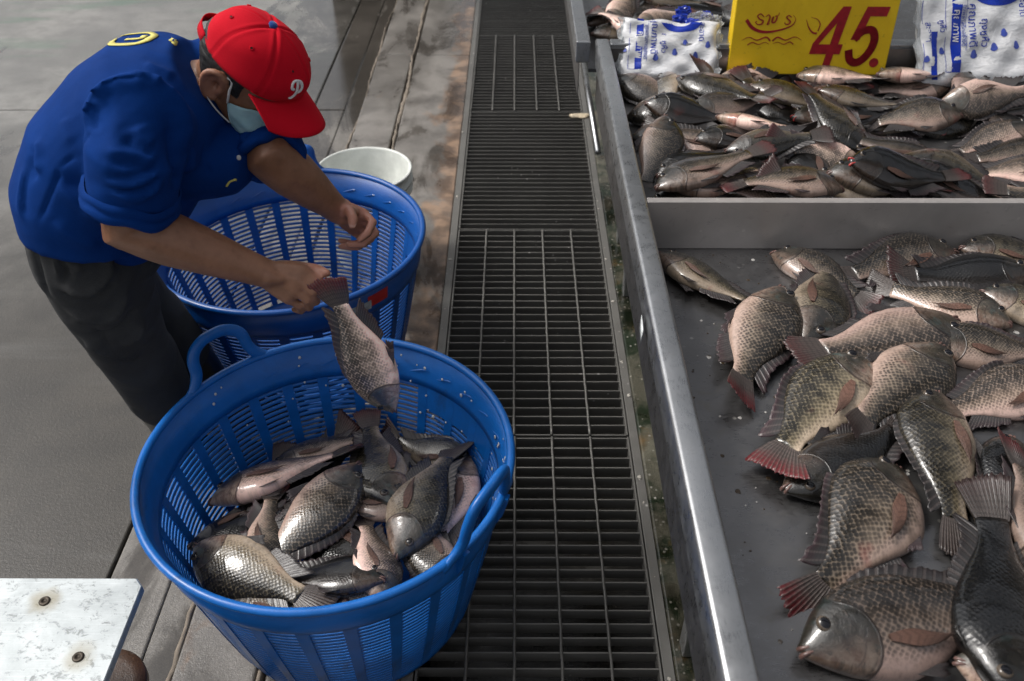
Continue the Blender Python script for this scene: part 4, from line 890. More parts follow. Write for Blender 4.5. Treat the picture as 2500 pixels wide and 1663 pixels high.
# the fish being held by its tail
ex = (Vector((-.231, 1.215, .508))-Vector((-.322, 1.228, .812))); L = ex.length; ex.normalize()
ez = Vector((.06, -.93, .36)); ez = (ez-ex*ez.dot(ex)).normalized(); ey = ez.cross(ex)
sg = 1 if ey.x < 0 else -1
if sg < 0: ey, ez = -ey, -ez
c = (Vector((-.231, 1.215, .508))+Vector((-.322, 1.228, .812)))/2
add_fish(fish_matrix([*c, *ex, *ey, L/.32], .9), 'pale fish held by its dull red tail above the full basket', 1.35, 3, 0, 'whole fresh fish', False, sg)
SHIRT_FOLDS = [
  ([(-0.613, 1.158, 1.023), (-0.562, 1.158, 1.019), (-0.509, 1.158, 1.035)], 0.006, 0.008),
  ([(-0.609, 1.158, 1.007), (-0.561, 1.158, 1.002), (-0.511, 1.158, 1.013)], 0.007, 0.008),
  ([(-0.609, 1.158, 1.03), (-0.558, 1.158, 1.035), (-0.505, 1.158, 1.053)], -0.004, 0.006),
  ([(-0.611, 1.158, 1.015), (-0.562, 1.158, 1.01), (-0.511, 1.158, 1.023)], -0.005, 0.005),
  ([(-0.601, 1.158, 0.996), (-0.561, 1.158, 0.992), (-0.517, 1.158, 1.004)], 0.006, 0.008),
  ([(-0.598, 1.148, 1.087), (-0.542, 1.148, 1.082), (-0.501, 1.148, 1.067)], 0.007, 0.014),
  ([(-0.599, 1.148, 1.067), (-0.547, 1.148, 1.064), (-0.504, 1.148, 1.052)], -0.006, 0.012),
  ([(-0.537, 1.128, 1.14), (-0.51, 1.128, 1.119), (-0.484, 1.128, 1.108)], 0.006, 0.014),
  ([(-0.569, 1.138, 1.122), (-0.539, 1.138, 1.1), (-0.494, 1.138, 1.083)], -0.005, 0.012),
  ([(-0.589, 1.148, 1.153), (-0.59, 1.148, 1.115), (-0.597, 1.148, 1.072)], 0.004, 0.02),
  ([(-0.605, 1.178, 1.164), (-0.561, 1.178, 1.183), (-0.524, 1.178, 1.186), (-0.498, 1.178, 1.178)], -0.004, 0.006),
  ([(-0.623, 1.198, 1.137), (-0.627, 1.198, 1.109), (-0.626, 1.198, 1.086)], -0.004, 0.01),
  ([(-0.63, 1.198, 1.131), (-0.634, 1.198, 1.103), (-0.635, 1.198, 1.08)], 0.003, 0.014),
  ([(-0.728, 1.197, 1.02), (-0.679, 1.198, 1.053), (-0.627, 1.198, 1.089)], -0.0035, 0.004),
  ([(-0.728, 1.197, 1.02), (-0.726, 1.197, 1.004), (-0.752, 1.197, 0.962), (-0.78, 1.197, 0.922)], -0.0035, 0.004),
  ([(-0.723, 1.197, 1.013), (-0.669, 1.198, 0.952), (-0.599, 1.198, 0.909)], -0.007, 0.02),
  ([(-0.73, 1.197, 1.001), (-0.681, 1.198, 0.939), (-0.616, 1.198, 0.891)], 0.006, 0.016),
  ([(-0.781, 1.247, 1.056), (-0.776, 1.247, 1.006), (-0.758, 1.247, 0.98)], -0.006, 0.015),
  ([(-0.768, 1.247, 1.068), (-0.763, 1.247, 1.019), (-0.746, 1.247, 0.99)], 0.005, 0.012),
  ([(-0.799, 1.247, 1.006), (-0.802, 1.247, 0.957), (-0.799, 1.247, 0.913)], 0.006, 0.012),
  ([(-0.79, 1.247, 1.006), (-0.793, 1.247, 0.957), (-0.79, 1.247, 0.913)], -0.005, 0.01),
  ([(-0.713, 1.248, 1.098), (-0.7, 1.248, 1.068), (-0.684, 1.248, 1.041)], 0.003, 0.015),
  ([(-0.565, 1.248, 1.183), (-0.535, 1.248, 1.175), (-0.511, 1.248, 1.15)], 0.004, 0.012),
  ([(-0.573, 1.328, 1.17), (-0.542, 1.328, 1.161), (-0.518, 1.328, 1.141)], 0.005, 0.012),
  ([(-0.56, 1.278, 1.18), (-0.53, 1.278, 1.166), (-0.515, 1.278, 1.138)], -0.004, 0.01),
  ([(-0.51, 1.218, 1.106), (-0.528, 1.218, 1.022), (-0.525, 1.218, 0.974)], -0.012, 0.018),
  ([(-0.52, 1.278, 1.097), (-0.52, 1.278, 1.023), (-0.52, 1.278, 0.958)], 0.008, 0.022),
  ([(-0.516, 1.318, 1.023), (-0.519, 1.318, 0.97), (-0.511, 1.318, 0.95)], -0.004, 0.006),
  ([(-0.744, 1.217, 0.924), (-0.719, 1.217, 0.889), (-0.684, 1.218, 0.868)], 0.004, 0.014),
  ([(-0.695, 1.198, 0.942), (-0.662, 1.198, 0.915), (-0.627, 1.198, 0.895)], 0.004, 0.012),
]
TROUSER_FOLDS = [
  ([(-0.82, 1.247, 0.905), (-0.814, 1.247, 0.831), (-0.819, 1.247, 0.756)], -0.006, 0.01),
  ([(-0.78, 1.197, 0.91), (-0.775, 1.197, 0.857), (-0.783, 1.197, 0.792)], 0.006, 0.01),
  ([(-0.756, 1.197, 0.89), (-0.766, 1.197, 0.834), (-0.784, 1.197, 0.788)], -0.007, 0.008),
  ([(-0.735, 1.197, 0.877), (-0.751, 1.197, 0.834), (-0.772, 1.197, 0.799)], -0.008, 0.008),
  ([(-0.756, 1.197, 0.84), (-0.743, 1.197, 0.817), (-0.722, 1.197, 0.83)], 0.007, 0.012),
  ([(-0.787, 1.217, 0.778), (-0.727, 1.217, 0.763), (-0.668, 1.218, 0.806), (-0.633, 1.218, 0.861)], 0.009, 0.016),
  ([(-0.795, 1.217, 0.763), (-0.734, 1.217, 0.741), (-0.67, 1.218, 0.778)], -0.008, 0.016),
  ([(-0.8, 1.247, 0.719), (-0.739, 1.247, 0.68), (-0.648, 1.248, 0.719)], 0.01, 0.022),
  ([(-0.8, 1.277, 0.637), (-0.737, 1.277, 0.637), (-0.682, 1.278, 0.673)], -0.008, 0.02),
  ([(-0.797, 1.247, 0.711), (-0.78, 1.247, 0.657), (-0.771, 1.247, 0.57)], -0.004, 0.005),
  ([(-0.811, 1.297, 0.617), (-0.773, 1.297, 0.558), (-0.723, 1.297, 0.518)], 0.008, 0.014),
  ([(-0.809, 1.297, 0.592), (-0.779, 1.297, 0.536), (-0.737, 1.297, 0.505)], -0.007, 0.01),
  ([(-0.755, 1.297, 0.596), (-0.712, 1.298, 0.6), (-0.679, 1.298, 0.625)], 0.008, 0.016),
  ([(-0.825, 1.277, 0.608), (-0.805, 1.277, 0.579), (-0.789, 1.277, 0.544)], 0.006, 0.014),
]
BTN1 = (-0.494, 1.298, 1.005)
BTN2 = (-0.455, 1.348, 0.969)
EMB = (-0.48, 1.328, 0.922)
PRN = (-0.623, 1.378, 1.156)
# ================================================================== the man
RH = {
  'wrist': (-0.4277, 1.2414, 0.8023),
  'index': [(-0.364, 1.2453, 0.807), (-0.3422, 1.2332, 0.7917), (-0.3425, 1.2424, 0.7632), (-0.3625, 1.2605, 0.7539)],
  'middle': [(-0.3685, 1.2316, 0.7946), (-0.3467, 1.222, 0.7777), (-0.349, 1.2359, 0.7471), (-0.3706, 1.2549, 0.7389)],
  'ring': [(-0.3797, 1.2262, 0.7783), (-0.3595, 1.2216, 0.7613), (-0.3635, 1.2372, 0.7328), (-0.3826, 1.2521, 0.7275)],
  'little': [(-0.394, 1.2269, 0.7601), (-0.3768, 1.227, 0.7441), (-0.3798, 1.2413, 0.722), (-0.3963, 1.2512, 0.7185)],
  'thumb': [(-0.4099, 1.2637, 0.7981), (-0.3809, 1.2777, 0.7915), (-0.3498, 1.263, 0.7969), (-0.3253, 1.2463, 0.8)],
}
LH = {
  'wrist': (-0.3475, 1.4893, 0.7836),
  'index': [(-0.2972, 1.494, 0.7731), (-0.2776, 1.4703, 0.7675), (-0.2835, 1.4356, 0.7642), (-0.2968, 1.4191, 0.7597)],
  'middle': [(-0.2972, 1.5027, 0.7521), (-0.2756, 1.4742, 0.7404), (-0.2944, 1.4352, 0.7397), (-0.3214, 1.4303, 0.7418)],
  'ring': [(-0.3093, 1.5118, 0.7314), (-0.2883, 1.4885, 0.7183), (-0.3099, 1.4484, 0.7243), (-0.3405, 1.4451, 0.7283)],
  'little': [(-0.3244, 1.5186, 0.716), (-0.3075, 1.5016, 0.7028), (-0.3248, 1.4733, 0.7155), (-0.3471, 1.4691, 0.7263)],
  'thumb': [(-0.3354, 1.4834, 0.7841), (-0.3171, 1.4616, 0.7968), (-0.3083, 1.4359, 0.7967), (-0.3082, 1.4228, 0.7883)],
}
MAN = Vector((-.80, 1.50, 0))
man = empty('person', MAN); tag(man, 'man in red cap, face mask and blue polo shirt bending over the baskets', 'person')
def mlink(name, me, mat, parent=None):
    o = link(name, me, mat, parent or man)
    o.location = -MAN if (parent or man) is man else (0, 0, 0)
    return o
# head frame
HC = Vector((-.462, 1.432, 1.082)); ha, hq = math.radians(17), math.radians(42); HS = .815
hg = Vector((math.cos(ha), -math.sin(ha), 0)); HF = hg*math.cos(hq)-Vector((0, 0, 1))*math.sin(hq); HU = hg*math.sin(hq)+Vector((0, 0, 1))*math.cos(hq); HL = HU.cross(HF)
def hw_(p): return HC+(HF*p[0]+HL*p[1]+HU*p[2])*HS
HEAD = [(-.118,.066,.014,.012),(-.112,.062,.030,.028),(-.098,.055,.046,.044),(-.07,.036,.066,.057),(-.03,.012,.088,.068),(.01,.0,.097,.073),(.05,-.002,.099,.0755),(.085,-.006,.087,.068),(.108,-.008,.06,.047),(.121,-.008,.022,.018)]
def head_rings(off=lambda x, y, z: 0, n=40, k=26):
    zs = np.linspace(-.118, .121, k); A = np.array(HEAD); rs = []
    for z in zs:
        cx, a, b = (float(np.interp(z, A[:, 0], A[:, i])) for i in (1, 2, 3)); r = []
        for j in range(n):
            t = 2*math.pi*j/n; x = cx+a*math.cos(t); y = b*math.sin(t); d = off(x, y, z)
            r.append((x+math.cos(t)*d, y+math.sin(t)*d, z+(d if z > .09 else 0)))
        rs.append(r)
    return rs
def w_rings(rs): return [[hw_(p) for p in r] for r in rs]
body = MB()
body.rings(w_rings(head_rings()))
body.tube([hw_(p) for p in ((.085, 0, .018), (.103, 0, -.005), (.114, 0, -.028), (.104, 0, -.038))], [(.008, .009), (.010, .011), (.013, .016), (.010, .013)], 10, round_ends=True)   # nose
for s in (-1, 1):
    body.tube([hw_((.07, s*.012, .026)), hw_((.074, s*.035, .030)), hw_((.055, s*.056, .024))], [.008, .009, .008], 8, round_ends=True)     # brow
    # ear: helix, anti-helix and lobe
    e0 = lambda p: hw_((-.012+p[0], s*(.072+p[2]), -.008+p[1]))
    hel = cat_rom([(.012, .012, .004), (.010, .030, .010), (-.008, .036, .016), (-.024, .024, .020), (-.026, .002, .018), (-.018, -.018, .014), (-.004, -.030, .010), (.008, -.026, .006)], 4)
    body.tube([e0(p) for p in hel], [.0062]*(len(hel)-6)+[.0075]*6, 8, round_ends=True)
    body.tube([e0((.008, .024, .004)), e0((-.010, .018, .008)), e0((-.014, 0, .008)), e0((-.004, -.016, .006))], [.006]*4, 8, round_ends=True)
    body.tube([e0((.010, .008, .002)), e0((.012, -.004, .006)), e0((.008, -.014, .004))], [.006]*3, 8, round_ends=True)
NB0 = Vector((-.625, 1.432, 1.035))
body.tube([hw_((-.028, 0, .0)), hw_((-.03, 0, -.07)), (NB0+hw_((-.03, 0, -.07)))/2, NB0], [(.048, .046), (.047, .045), (.052, .050), (.066, .064)], 20)
R_sh, R_el, R_wr = Vector((-.572, 1.232, 1.078)), Vector((-.630, 1.222, .912)), Vector(RH['wrist'])
L_sh, L_el, L_wr = Vector((-.51, 1.59, 1.03)), Vector((-.432, 1.40, .945)), Vector(LH['wrist'])
def arm(sh, el, wr_, hand):
    def L(a, b, t): return a+(b-a)*t
    k = Vector(hand['middle'][0]); bend_dir = ((sh+wr_)/2-el).normalized()
    pts = [sh, L(sh, el, .5), L(sh, el, .85), el-bend_dir*.004, L(el, wr_, .14), L(el, wr_, .32), L(el, wr_, .6), L(el, wr_, .85), wr_, L(wr_, k, .2), L(wr_, k, .5)]
    rad = [.035, .040, .046, .045, .046, .0455, .038, .0295, (.025, .027), (.021, .028), (.010, .022)]
    body.tube(pts, rad, 18, True, round_ends=True)
for e_ in (R_el, L_el): body.tube([e_+Vector((.004, 0, .006)), e_-Vector((.004, 0, .006))], [.040, .039], 14, round_ends=True)
arm(R_sh, R_el, R_wr, RH); arm(L_sh, L_el, L_wr, LH)
def hand(H, wr_, thick=1.0):
    F = ['index', 'middle', 'ring', 'little']; fr = {'index': 1.0, 'middle': 1.04, 'ring': .98, 'little': .86}
    mc = [Vector(H[f][0]) for f in F]
    span = (mc[-1]-mc[0])
    def start(i): return wr_+span*((i/3-.5)*.45)
    for i in range(7):       # palm
        t = i/2; a = int(t); b = min(3, a+1); e = t-a; m_ = mc[a].lerp(mc[b], e); s_ = start(t)
        body.tube([s_, s_.lerp(m_, .5), m_], [.0125*thick, .0135*thick, .0112*thick], 10, round_ends=True)
    for i, f in enumerate(F):
        P = [Vector(p) for p in H[f]]; q = fr[f]
        pts = [P[0], P[0].lerp(P[1], .5), P[1], P[1].lerp(P[2], .5), P[2], P[2].lerp(P[3], .6), P[3]]
        body.tube(pts, [.0105*q, .0093*q, .0098*q, .0086*q, .0087*q, .0079*q, .0068*q], 10, round_ends=True)
    T = [Vector(p) for p in H['thumb']]
    body.tube([wr_.lerp(T[0], .4), T[0], T[0].lerp(T[1], .5), T[1], T[1].lerp(T[2], .5), T[2], T[2].lerp(T[3], .6), T[3]], [.013, .0155, .014, .0118, .0105, .0108, .0098, .0078], 10, round_ends=True)
    body.tube([T[0].lerp(mc[0], .25), T[1].lerp(mc[0], .35)], [.012, .009], 8, round_ends=True)   # web
hand(RH, R_wr); hand(LH, L_wr)
# trunk and legs inside the clothes, so that the figure is one piece
TORSO = [((-.750, 1.395, .835), (.16, .03, 1), .170, .122), ((-.742, 1.400, .89), (.28, .06, .968), .176, .126), ((-.697, 1.408, .957), (.5, .1, .866), .176, .126), ((-.648, 1.418, 1.0), (.731, .15, .682), .178, .120), ((-.600, 1.428, 1.040), (.82, .18, .58), .182, .106), ((-.565, 1.436, 1.060), (.86, .2, .5), .160, .080), ((-.535, 1.442, 1.07), (.86, .2, .5), .10, .06)]
def torso_rings(grow, n=40, pow_=.9):
    rs = []
    for c, ax, hw, hd in TORSO:
        c = Vector(c); ax = Vector(ax).normalized(); py = Vector((0, 1, 0)); py = (py-ax*py.dot(ax)).normalized(); px_ = py.cross(ax)   # px_ points to the front/down side
        r = []
        for j in range(n):
            t = 2*math.pi*j/n; ct, st = math.cos(t), math.sin(t)
            r.append(c+px_*(math.copysign(abs(ct)**pow_, ct)*(hd+grow))+py*(math.copysign(abs(st)**pow_, st)*(hw+grow)))
        rs.append(r)
    return rs
body.rings(torso_rings(-.05))
LEGS = [((-.772, 1.315, .80), (-.798, 1.39, .58), (-.81, 1.445, .42), (-.815, 1.50, .22), (-.825, 1.535, .07)), ((-.835, 1.475, .80), (-.868, 1.55, .58), (-.845, 1.61, .42), (-.80, 1.66, .22), (-.78, 1.69, .07))]
for Lg in LEGS:
    body.tube(Lg, [.055, .055, .045, .035, .03], 14, round_ends=True); a = Vector(Lg[-1]); body.tube([a+Vector((-.03, 0, -.03)), a+Vector((.12, .02, -.04))], [.03, .025], 10, round_ends=True)
bme = remeshed(body, .0036, 5, .5)
co = get_co(bme); no = get_no(bme)
palm = np.zeros(len(co))
def near(H, r0, r1):
    pts = [H['wrist']]+[p for f in ('index', 'middle', 'ring', 'little', 'thumb') for p in H[f]]
    d = np.min([np.linalg.norm(co-np.array(p), axis=1) for p in pts[1:]], axis=0); return np.clip((r1-d)/(r1-r0), 0, 1)
pn = np.array((-.35, -.62, .70)); palm = np.maximum(palm, near(LH, .02, .045)*np.clip((no@pn+.15)/.6, 0, 1))
tips = np.min([np.linalg.norm(co-np.array(RH[f][k]), axis=1) for f, k in (('thumb', 3), ('thumb', 2), ('index', 3), ('middle', 3))], axis=0)
palm = np.maximum(palm, np.clip((.03-tips)/.02, 0, 1)*.7)
ear_c = np.array(hw_((-.02, -.09, -.005))); palm = np.maximum(palm, .35*np.clip((.035-np.linalg.norm(co-ear_c, axis=1))/.02, 0, 1))
# tendons and knuckles on the back of the near hand, wrist creases
disp = np.zeros(len(co))
for f in ('index', 'middle', 'ring', 'little'):
    d, al = polyline_dist(co, [RH['wrist'], RH[f][0]]); disp += .0011*np.exp(-(d/.013)**2)*0
    k = np.linalg.norm(co-np.array(RH[f][0]), axis=1); disp += .0022*np.exp(-(k/.010)**2)
co = co+no*disp[:, None]; set_co(bme, co)
at_ = bme.attributes.new('palm', 'FLOAT', 'POINT'); at_.data.foreach_set('value', palm.astype('f'))
bo = mlink('body', bme, M_skin)
# nails
def nail(H, f, up, r_=.0058):
    a, b = Vector(H[f][2]), Vector(H[f][3]); t = (b-a).normalized(); u = Vector(up); u = (u-t*u.dot(t)).normalized(); s = t.cross(u); c = a.lerp(b, .86)+u*.0066; m = MB(); rs = []
    for i in range(7):
        q = -1+2*i/6; rs.append([c+t*(q*r_*1.15)+s*(p*r_*math.sqrt(max(.12, 1-.6*q*q)))-u*(.0022*p*p+.0006*q*q) for p in np.linspace(-1, 1, 7)])
    m.rings(rs, False, False); mlink('finger_nail', mesh('finger_nail', m.v, m.f, True), M_nail)
nail(LH, 'thumb', (.2, -.75, .6), .0066)
# eyes
for s in (-1, 1):
    bm = bmesh.new(); bmesh.ops.create_uvsphere(bm, u_segments=16, v_segments=10, radius=.0115)
    for v in bm.verts: v.co = hw_((.072+v.co.x, s*.032+v.co.y, .008+v.co.z))
    for f in bm.faces: f.smooth = True; f.material_index = 1 if (f.calc_center_median()-hw_((.0835, s*.032, .004))).length < .005 else 0
    me = bpy.data.meshes.new('eye'); bm.to_mesh(me); bm.free(); mlink('eye', me, [plain('eye_white', (.7, .68, .64), .2, var=.03), M_pupil])
# hair: a shell that rises out of the scalp inside its hairline
def hair_off(x, y, z):
    side = abs(y) > .05
    lim = -.098 if x < -.045 else (-.05 if x < -.025 else (.012 if x < .012 else (-.004 if x < .035 else .06)))
    return -.006+.0125*max(0, min(1, (z-lim)/.012+.5))*max(0, min(1, (.075-z)/.02))
hm = MB(); hm.rings(w_rings(head_rings(hair_off, 64, 60))); hme = mesh('hair', hm.v, hm.f, True); c2 = get_co(hme); n2 = get_no(hme)
c2 += n2*(.0022*sinnoise(c2, 420, 4))[:, None]; set_co(hme, c2); mlink('hair', hme, M_hair)
# ---- cap
CA, CB, CZ, CH = .108, .087, .043, .100
def crown_k(t): return (1-t**2.5)**.46
def crown_pt(th, t, off=0.0, seam=True):
    k = crown_k(min(t, .9995)); a = CA*(1.03 if math.cos(th) > 0 else .99); fr = max(0, math.cos(th))
    g_ = 0
    if seam:
        for q in range(6):
            dth = (th-(q*math.pi/3)+math.pi) % (2*math.pi)-math.pi; g_ -= .0022*math.exp(-(dth*k/.028)**2)-.0010*math.exp(-(abs(dth*k)-.07)**2/.0012)
    g_ += .0016*math.sin(th*5+t*4)*(1-t)+.0012*math.sin(th*3-t*9)
    r = 1+(off+g_)/.1
    x = .002+a*k*math.cos(th)*r+.012*fr*(1-(2*t-1)**2)*.8; y = CB*k*math.sin(th)*r; return (x, y, CZ+CH*t*r+.004*math.cos(th))
m = MB(); n, kk = 120, 30; rs = []
ts = [1-(1-i/kk)**1.7 for i in range(kk+1)]
for t in [0]+ts: rs.append([hw_(crown_pt(2*math.pi*j/n, t, -.004 if t == 0 and len(rs) == 0 else 0)) for j in range(n)])
m.rings(rs, True, True); cap = mlink('cap', mesh('cap', m.v, m.f, True), M_red)
def clink(name, mb, mat, smooth=True): 
    o = link(name, mesh(name, mb.v, mb.f, smooth), mat, cap); return o
# brim
m = MB(); rs = []; nb = 44
for i in range(nb+1):
    th = math.radians(-66+132*i/nb); p0 = Vector(crown_pt(th, .012, .0, False)); row_t = []; row_b = []
    o_ = Vector((.045+.150*math.cos(th)**.75 if math.cos(th) > 0 else .045, .089*math.sin(th)*1.0, 0))
    for j in range(9):
        v = j/8; p = p0.lerp(Vector((o_.x, o_.y, p0.z)), v); y2 = p.y*p.y
        z = CZ+.004-.004*v-4.6*y2*(.35+.65*v)-.010*v*v; th_ = .0022*(1-.3*(v > .95))
        row_t.append(hw_((p.x, p.y, z+th_))); row_b.append(hw_((p.x, p.y, z-th_)))
    rs.append(row_t+row_b[::-1])
m.rings(rs, True, True); clink('brim', m, M_red)
# stitched sweat seam where crown meets brim, button, eyelets, strap
m = MB(); m.tube([hw_(crown_pt(math.radians(-66+132*i/40), .02, .0008, False)) for i in range(41)], .0009, 6); clink('brim_seam', m, M_red)
m = MB(); k = 16; m.rings([[hw_((-.004+math.cos(2*math.pi*i/k)*r_, math.sin(2*math.pi*i/k)*r_, CZ+CH+z)) for i in range(k)] for r_, z in ((.009, -.004), (.0095, .001), (.0075, .0038), (.003, .0052), (.0004, .0054))]); clink('cap_button', m, M_capblue)
for q in range(6):
    th = math.radians(30+60*q); c0 = Vector(crown_pt(th, .72, .001, False)); d1 = (Vector(crown_pt(th+.05, .72, .001, False))-c0).normalized(); d2 = (Vector(crown_pt(th, .76, .001, False))-c0).normalized()
    m = MB(); m.tube([hw_(c0+d1*math.cos(a)*.0034+d2*math.sin(a)*.0034) for a in np.linspace(0, 6.283, 15)], .0009, 6); clink('eyelet', m, M_red)
    m = MB(); nn = d1.cross(d2); m.rings([[hw_(c0+(d1*math.cos(a)+d2*math.sin(a))*.0026-nn*.0008) for a in np.linspace(0, 6.283, 11)[:-1]], [hw_(c0+(d1*math.cos(a)+d2*math.sin(a))*.0026+nn*.0004) for a in np.linspace(0, 6.283, 11)[:-1]]]); clink('eyelet_hole', m, M_hair)
m = MB(); rs = []
for i in range(15):
    th = math.radians(150+60*i/14); p = Vector(crown_pt(th, .0, .0, False)); d = Vector((p.x, p.y, 0)).normalized(); e = .016*math.sin(math.pi*i/14)
    rs.append([hw_(p+d*(e+o_)+Vector((0, 0, z))) for o_, z in ((0, -.018), (.002, -.018), (.002, .004), (0, .004))])
m.rings(rs); clink('rear_strap', m, M_red)
# embroidered letter on the front
def crown_front(y, z):
    t = min(.98, max(0, (z-CZ)/CH)); k = crown_k(t); q = max(0, 1-(y/(CB*k))**2)
    th = math.atan2(y/CB, CA*math.sqrt(q)*k/CA if q > 0 else 0); p = crown_pt(math.atan2(y/(CB*k), math.sqrt(q)), t, .0012, False); return Vector(p)
def stroke3(pts, ws):
    P = cat_rom([(p[0], p[1], 0) for p in pts], 6); W = np.interp(np.linspace(0, 1, len(P)), np.linspace(0, 1, len(ws)), ws)
    m = MB(); m.tube([hw_(crown_front(p[0], p[1])) for p in P], [(.0022, w_/2) for w_ in W], 8, True, ref=HF, round_ends=True); return m
z0 = CZ+.018; q = .0019
def lp(pts): return [((x-9)*q*.62-.030, z0+(22-y)*q) for x, y in pts]
clink('letter', stroke3(lp([(9.5, 1), (8.5, 6), (8.0, 11), (7.2, 16), (6.0, 20.5), (4.4, 21.5)]), [.0062, .0064, .0066, .0066, .0064, .005]), M_white)
clink('letter', stroke3(lp([(2.6, 8.6), (0.8, 8.2), (.2, 6), (1.6, 3), (4.5, .8), (9, .2), (13.5, .8), (16.2, 3.4), (15.8, 7), (13, 10.2), (9.6, 11.6)]), [.0055, .0058, .0058, .006, .006, .006, .0064, .0066, .0066, .006, .0046]), M_white)
# ---- face mask
def face_pt(th, z, off):
    A = np.array(HEAD); cx, a, b = (float(np.interp(max(z, -.118), A[:, 0], A[:, i])) for i in (1, 2, 3))
    a = max(a, .05); b = max(b, .047)
    nose = .020*math.exp(-(th/.33)**2)*math.exp(-((z+.03)/.035)**2); return (cx+(a+off+nose)*math.cos(th), (b+off)*math.sin(th), z)
m = MB(); rs = []; nu = 40
for i in range(nu+1):
    u = -1+2*i/nu; th = u*1.42; e = abs(u)**2.2; zt_ = .002-.020*e-.004*abs(u); zb_ = -.128+.058*e
    row = []
    for j in range(17):
        v = j/16; z = zt_+(zb_-zt_)*v; pl = .0022*math.sin(v*3*6.283+.6)*(1-e)*(1 if .08 < v < .92 else .2); gap = .006+.012*math.sin(v*math.pi)*(1-e*.8)+.004*math.exp(-((abs(u)-.62)/.1)**2)*math.sin(v*9+u*4)
        p = face_pt(th, z, gap+pl); row.append(hw_((p[0]+(.02*v*v if v > .6 else 0)*math.cos(th)*.6, p[1], p[2])))
    rs.append(row)
m.rings(rs, False, False); mme = mesh('face_mask', m.v, m.f, True); mk = mlink('face_mask', mme, M_mask); sl = mk.modifiers.new('s', 'SOLIDIFY'); sl.thickness = .0014
for s in (-1, 1):
    top = Vector(face_pt(s*1.42, -.022, .008)); bot = Vector(face_pt(s*1.42, -.068, .008)); ear_t = Vector((.008, s*.079, .030)); ear_b = Vector((-.008, s*.086, -.040))
    m = MB(); m.tube([hw_(p) for p in cat_rom([top, top.lerp(ear_t, .5)+Vector((0, s*.004, .004)), ear_t, Vector((-.02, s*.082, .026))], 6)], [(.0014, .0024)]*19, 6); link('ear_loop', mesh('ear_loop', m.v, m.f, True), M_white, mk)
    m = MB(); m.tube([hw_(p) for p in cat_rom([bot, bot.lerp(ear_b, .5)+Vector((0, s*.004, 0)), ear_b, Vector((-.022, s*.086, -.03))], 6)], [(.0014, .0024)]*19, 6); link('ear_loop', mesh('ear_loop', m.v, m.f, True), M_white, mk)
# ---- shirt
sm = MB(); sm.rings(torso_rings(.012))
def sleeve(sh, el, inner, cuff_t, r0, r1):
    d = el-sh; pts = [inner, sh-d*.05, sh+d*.22, sh+d*.45, sh+d*.68, sh+d*cuff_t]
    sm.tube(pts, [r0*.95, r0*1.06, r0*1.02, r0*.95, r1*1.06, r1], 26, True)
sleeve(R_sh, R_el, Vector((-.61, 1.32, 1.045)), .68, .074, .066); sleeve(L_sh, L_el, Vector((-.58, 1.52, 1.03)), .95, .070, .056)
# belly and seat fullness
sm.tube([(-.71, 1.38, .87), (-.66, 1.385, .93)], [(.115, .14), (.11, .135)], 20, True, round_ends=True)
sm.tube([(-.64, 1.41, .965), (-.545, 1.44, .945)], [(.095, .15), (.085, .125)], 20, True, ref=(0, 0, 1), round_ends=True)
sme = remeshed(sm, .0052, 12, .5)
bv = BVHTree.FromPolygons([v.co[:] for v in sme.vertices], [p.vertices[:] for p in sme.polygons])
co = get_co(sme); no = get_no(sme); d = np.zeros(len(co))
for pts, amp, wd in SHIRT_FOLDS:
    q = snap(bv, cat_rom(pts, 5)); dist, al = polyline_dist(co, q); d += 1.35*amp*np.exp(-np.abs(dist/(wd*.85))**1.5)*np.clip(np.minimum(al, 1-al)*5+.1, 0, 1)
wr_n = sinnoise(co*np.array([1, 1, 1.6]), 34, 8, 3); rdg = 1-np.abs(sinnoise(co*np.array([1.0, .8, 1.5])+.03*sinnoise(co, 18, 5, 1)[:, None], 30, 11, 2)); d += .0016*wr_n+.0045*np.clip(rdg-.62, 0, 1)**1.3*(.5+.5*sinnoise(co, 9, 77, 1))
# hem: a slightly thicker band at the bottom
d += .002*np.exp(-((co[:, 2]-(.775+.1*(co[:, 0]+.77)))/.006)**2)
set_co(sme, co+no*d[:, None]); shirt = mlink('shirt', sme, M_shirt)
bv = BVHTree.FromPolygons([v.co[:] for v in sme.vertices], [p.vertices[:] for p in sme.polygons])
def cuff(sh, el, t, r, nm='cuff'):
    m = MB(); dd = (el-sh).normalized(); a = dd.orthogonal().normalized(); b = dd.cross(a); c = sh+(el-sh)*t; rs = []
    n = 48
    for (o_, ro) in ((-.016, .001), (-.012, .005), (-.004, .0055), (.001, .002), (.004, .0055), (.012, .006), (.019, .003), (.021, -.002), (.018, -.012), (.0, -.014)):
        rs.append([c+dd*(o_+.004*math.sin(3*q_+1)+.002*math.sin(7*q_))+(a*math.cos(q_)+b*math.sin(q_))*(r+ro+.0018*math.sin(5*q_+o_*200)) for q_ in np.linspace(0, 6.2832, n+1)[:-1]])
    m.rings(rs, True, False); link(nm, mesh(nm, m.v, m.f, True), M_shirt, shirt)
cuff(R_sh, R_el, .70, .0690); cuff(L_sh, L_el, .95, .0565)
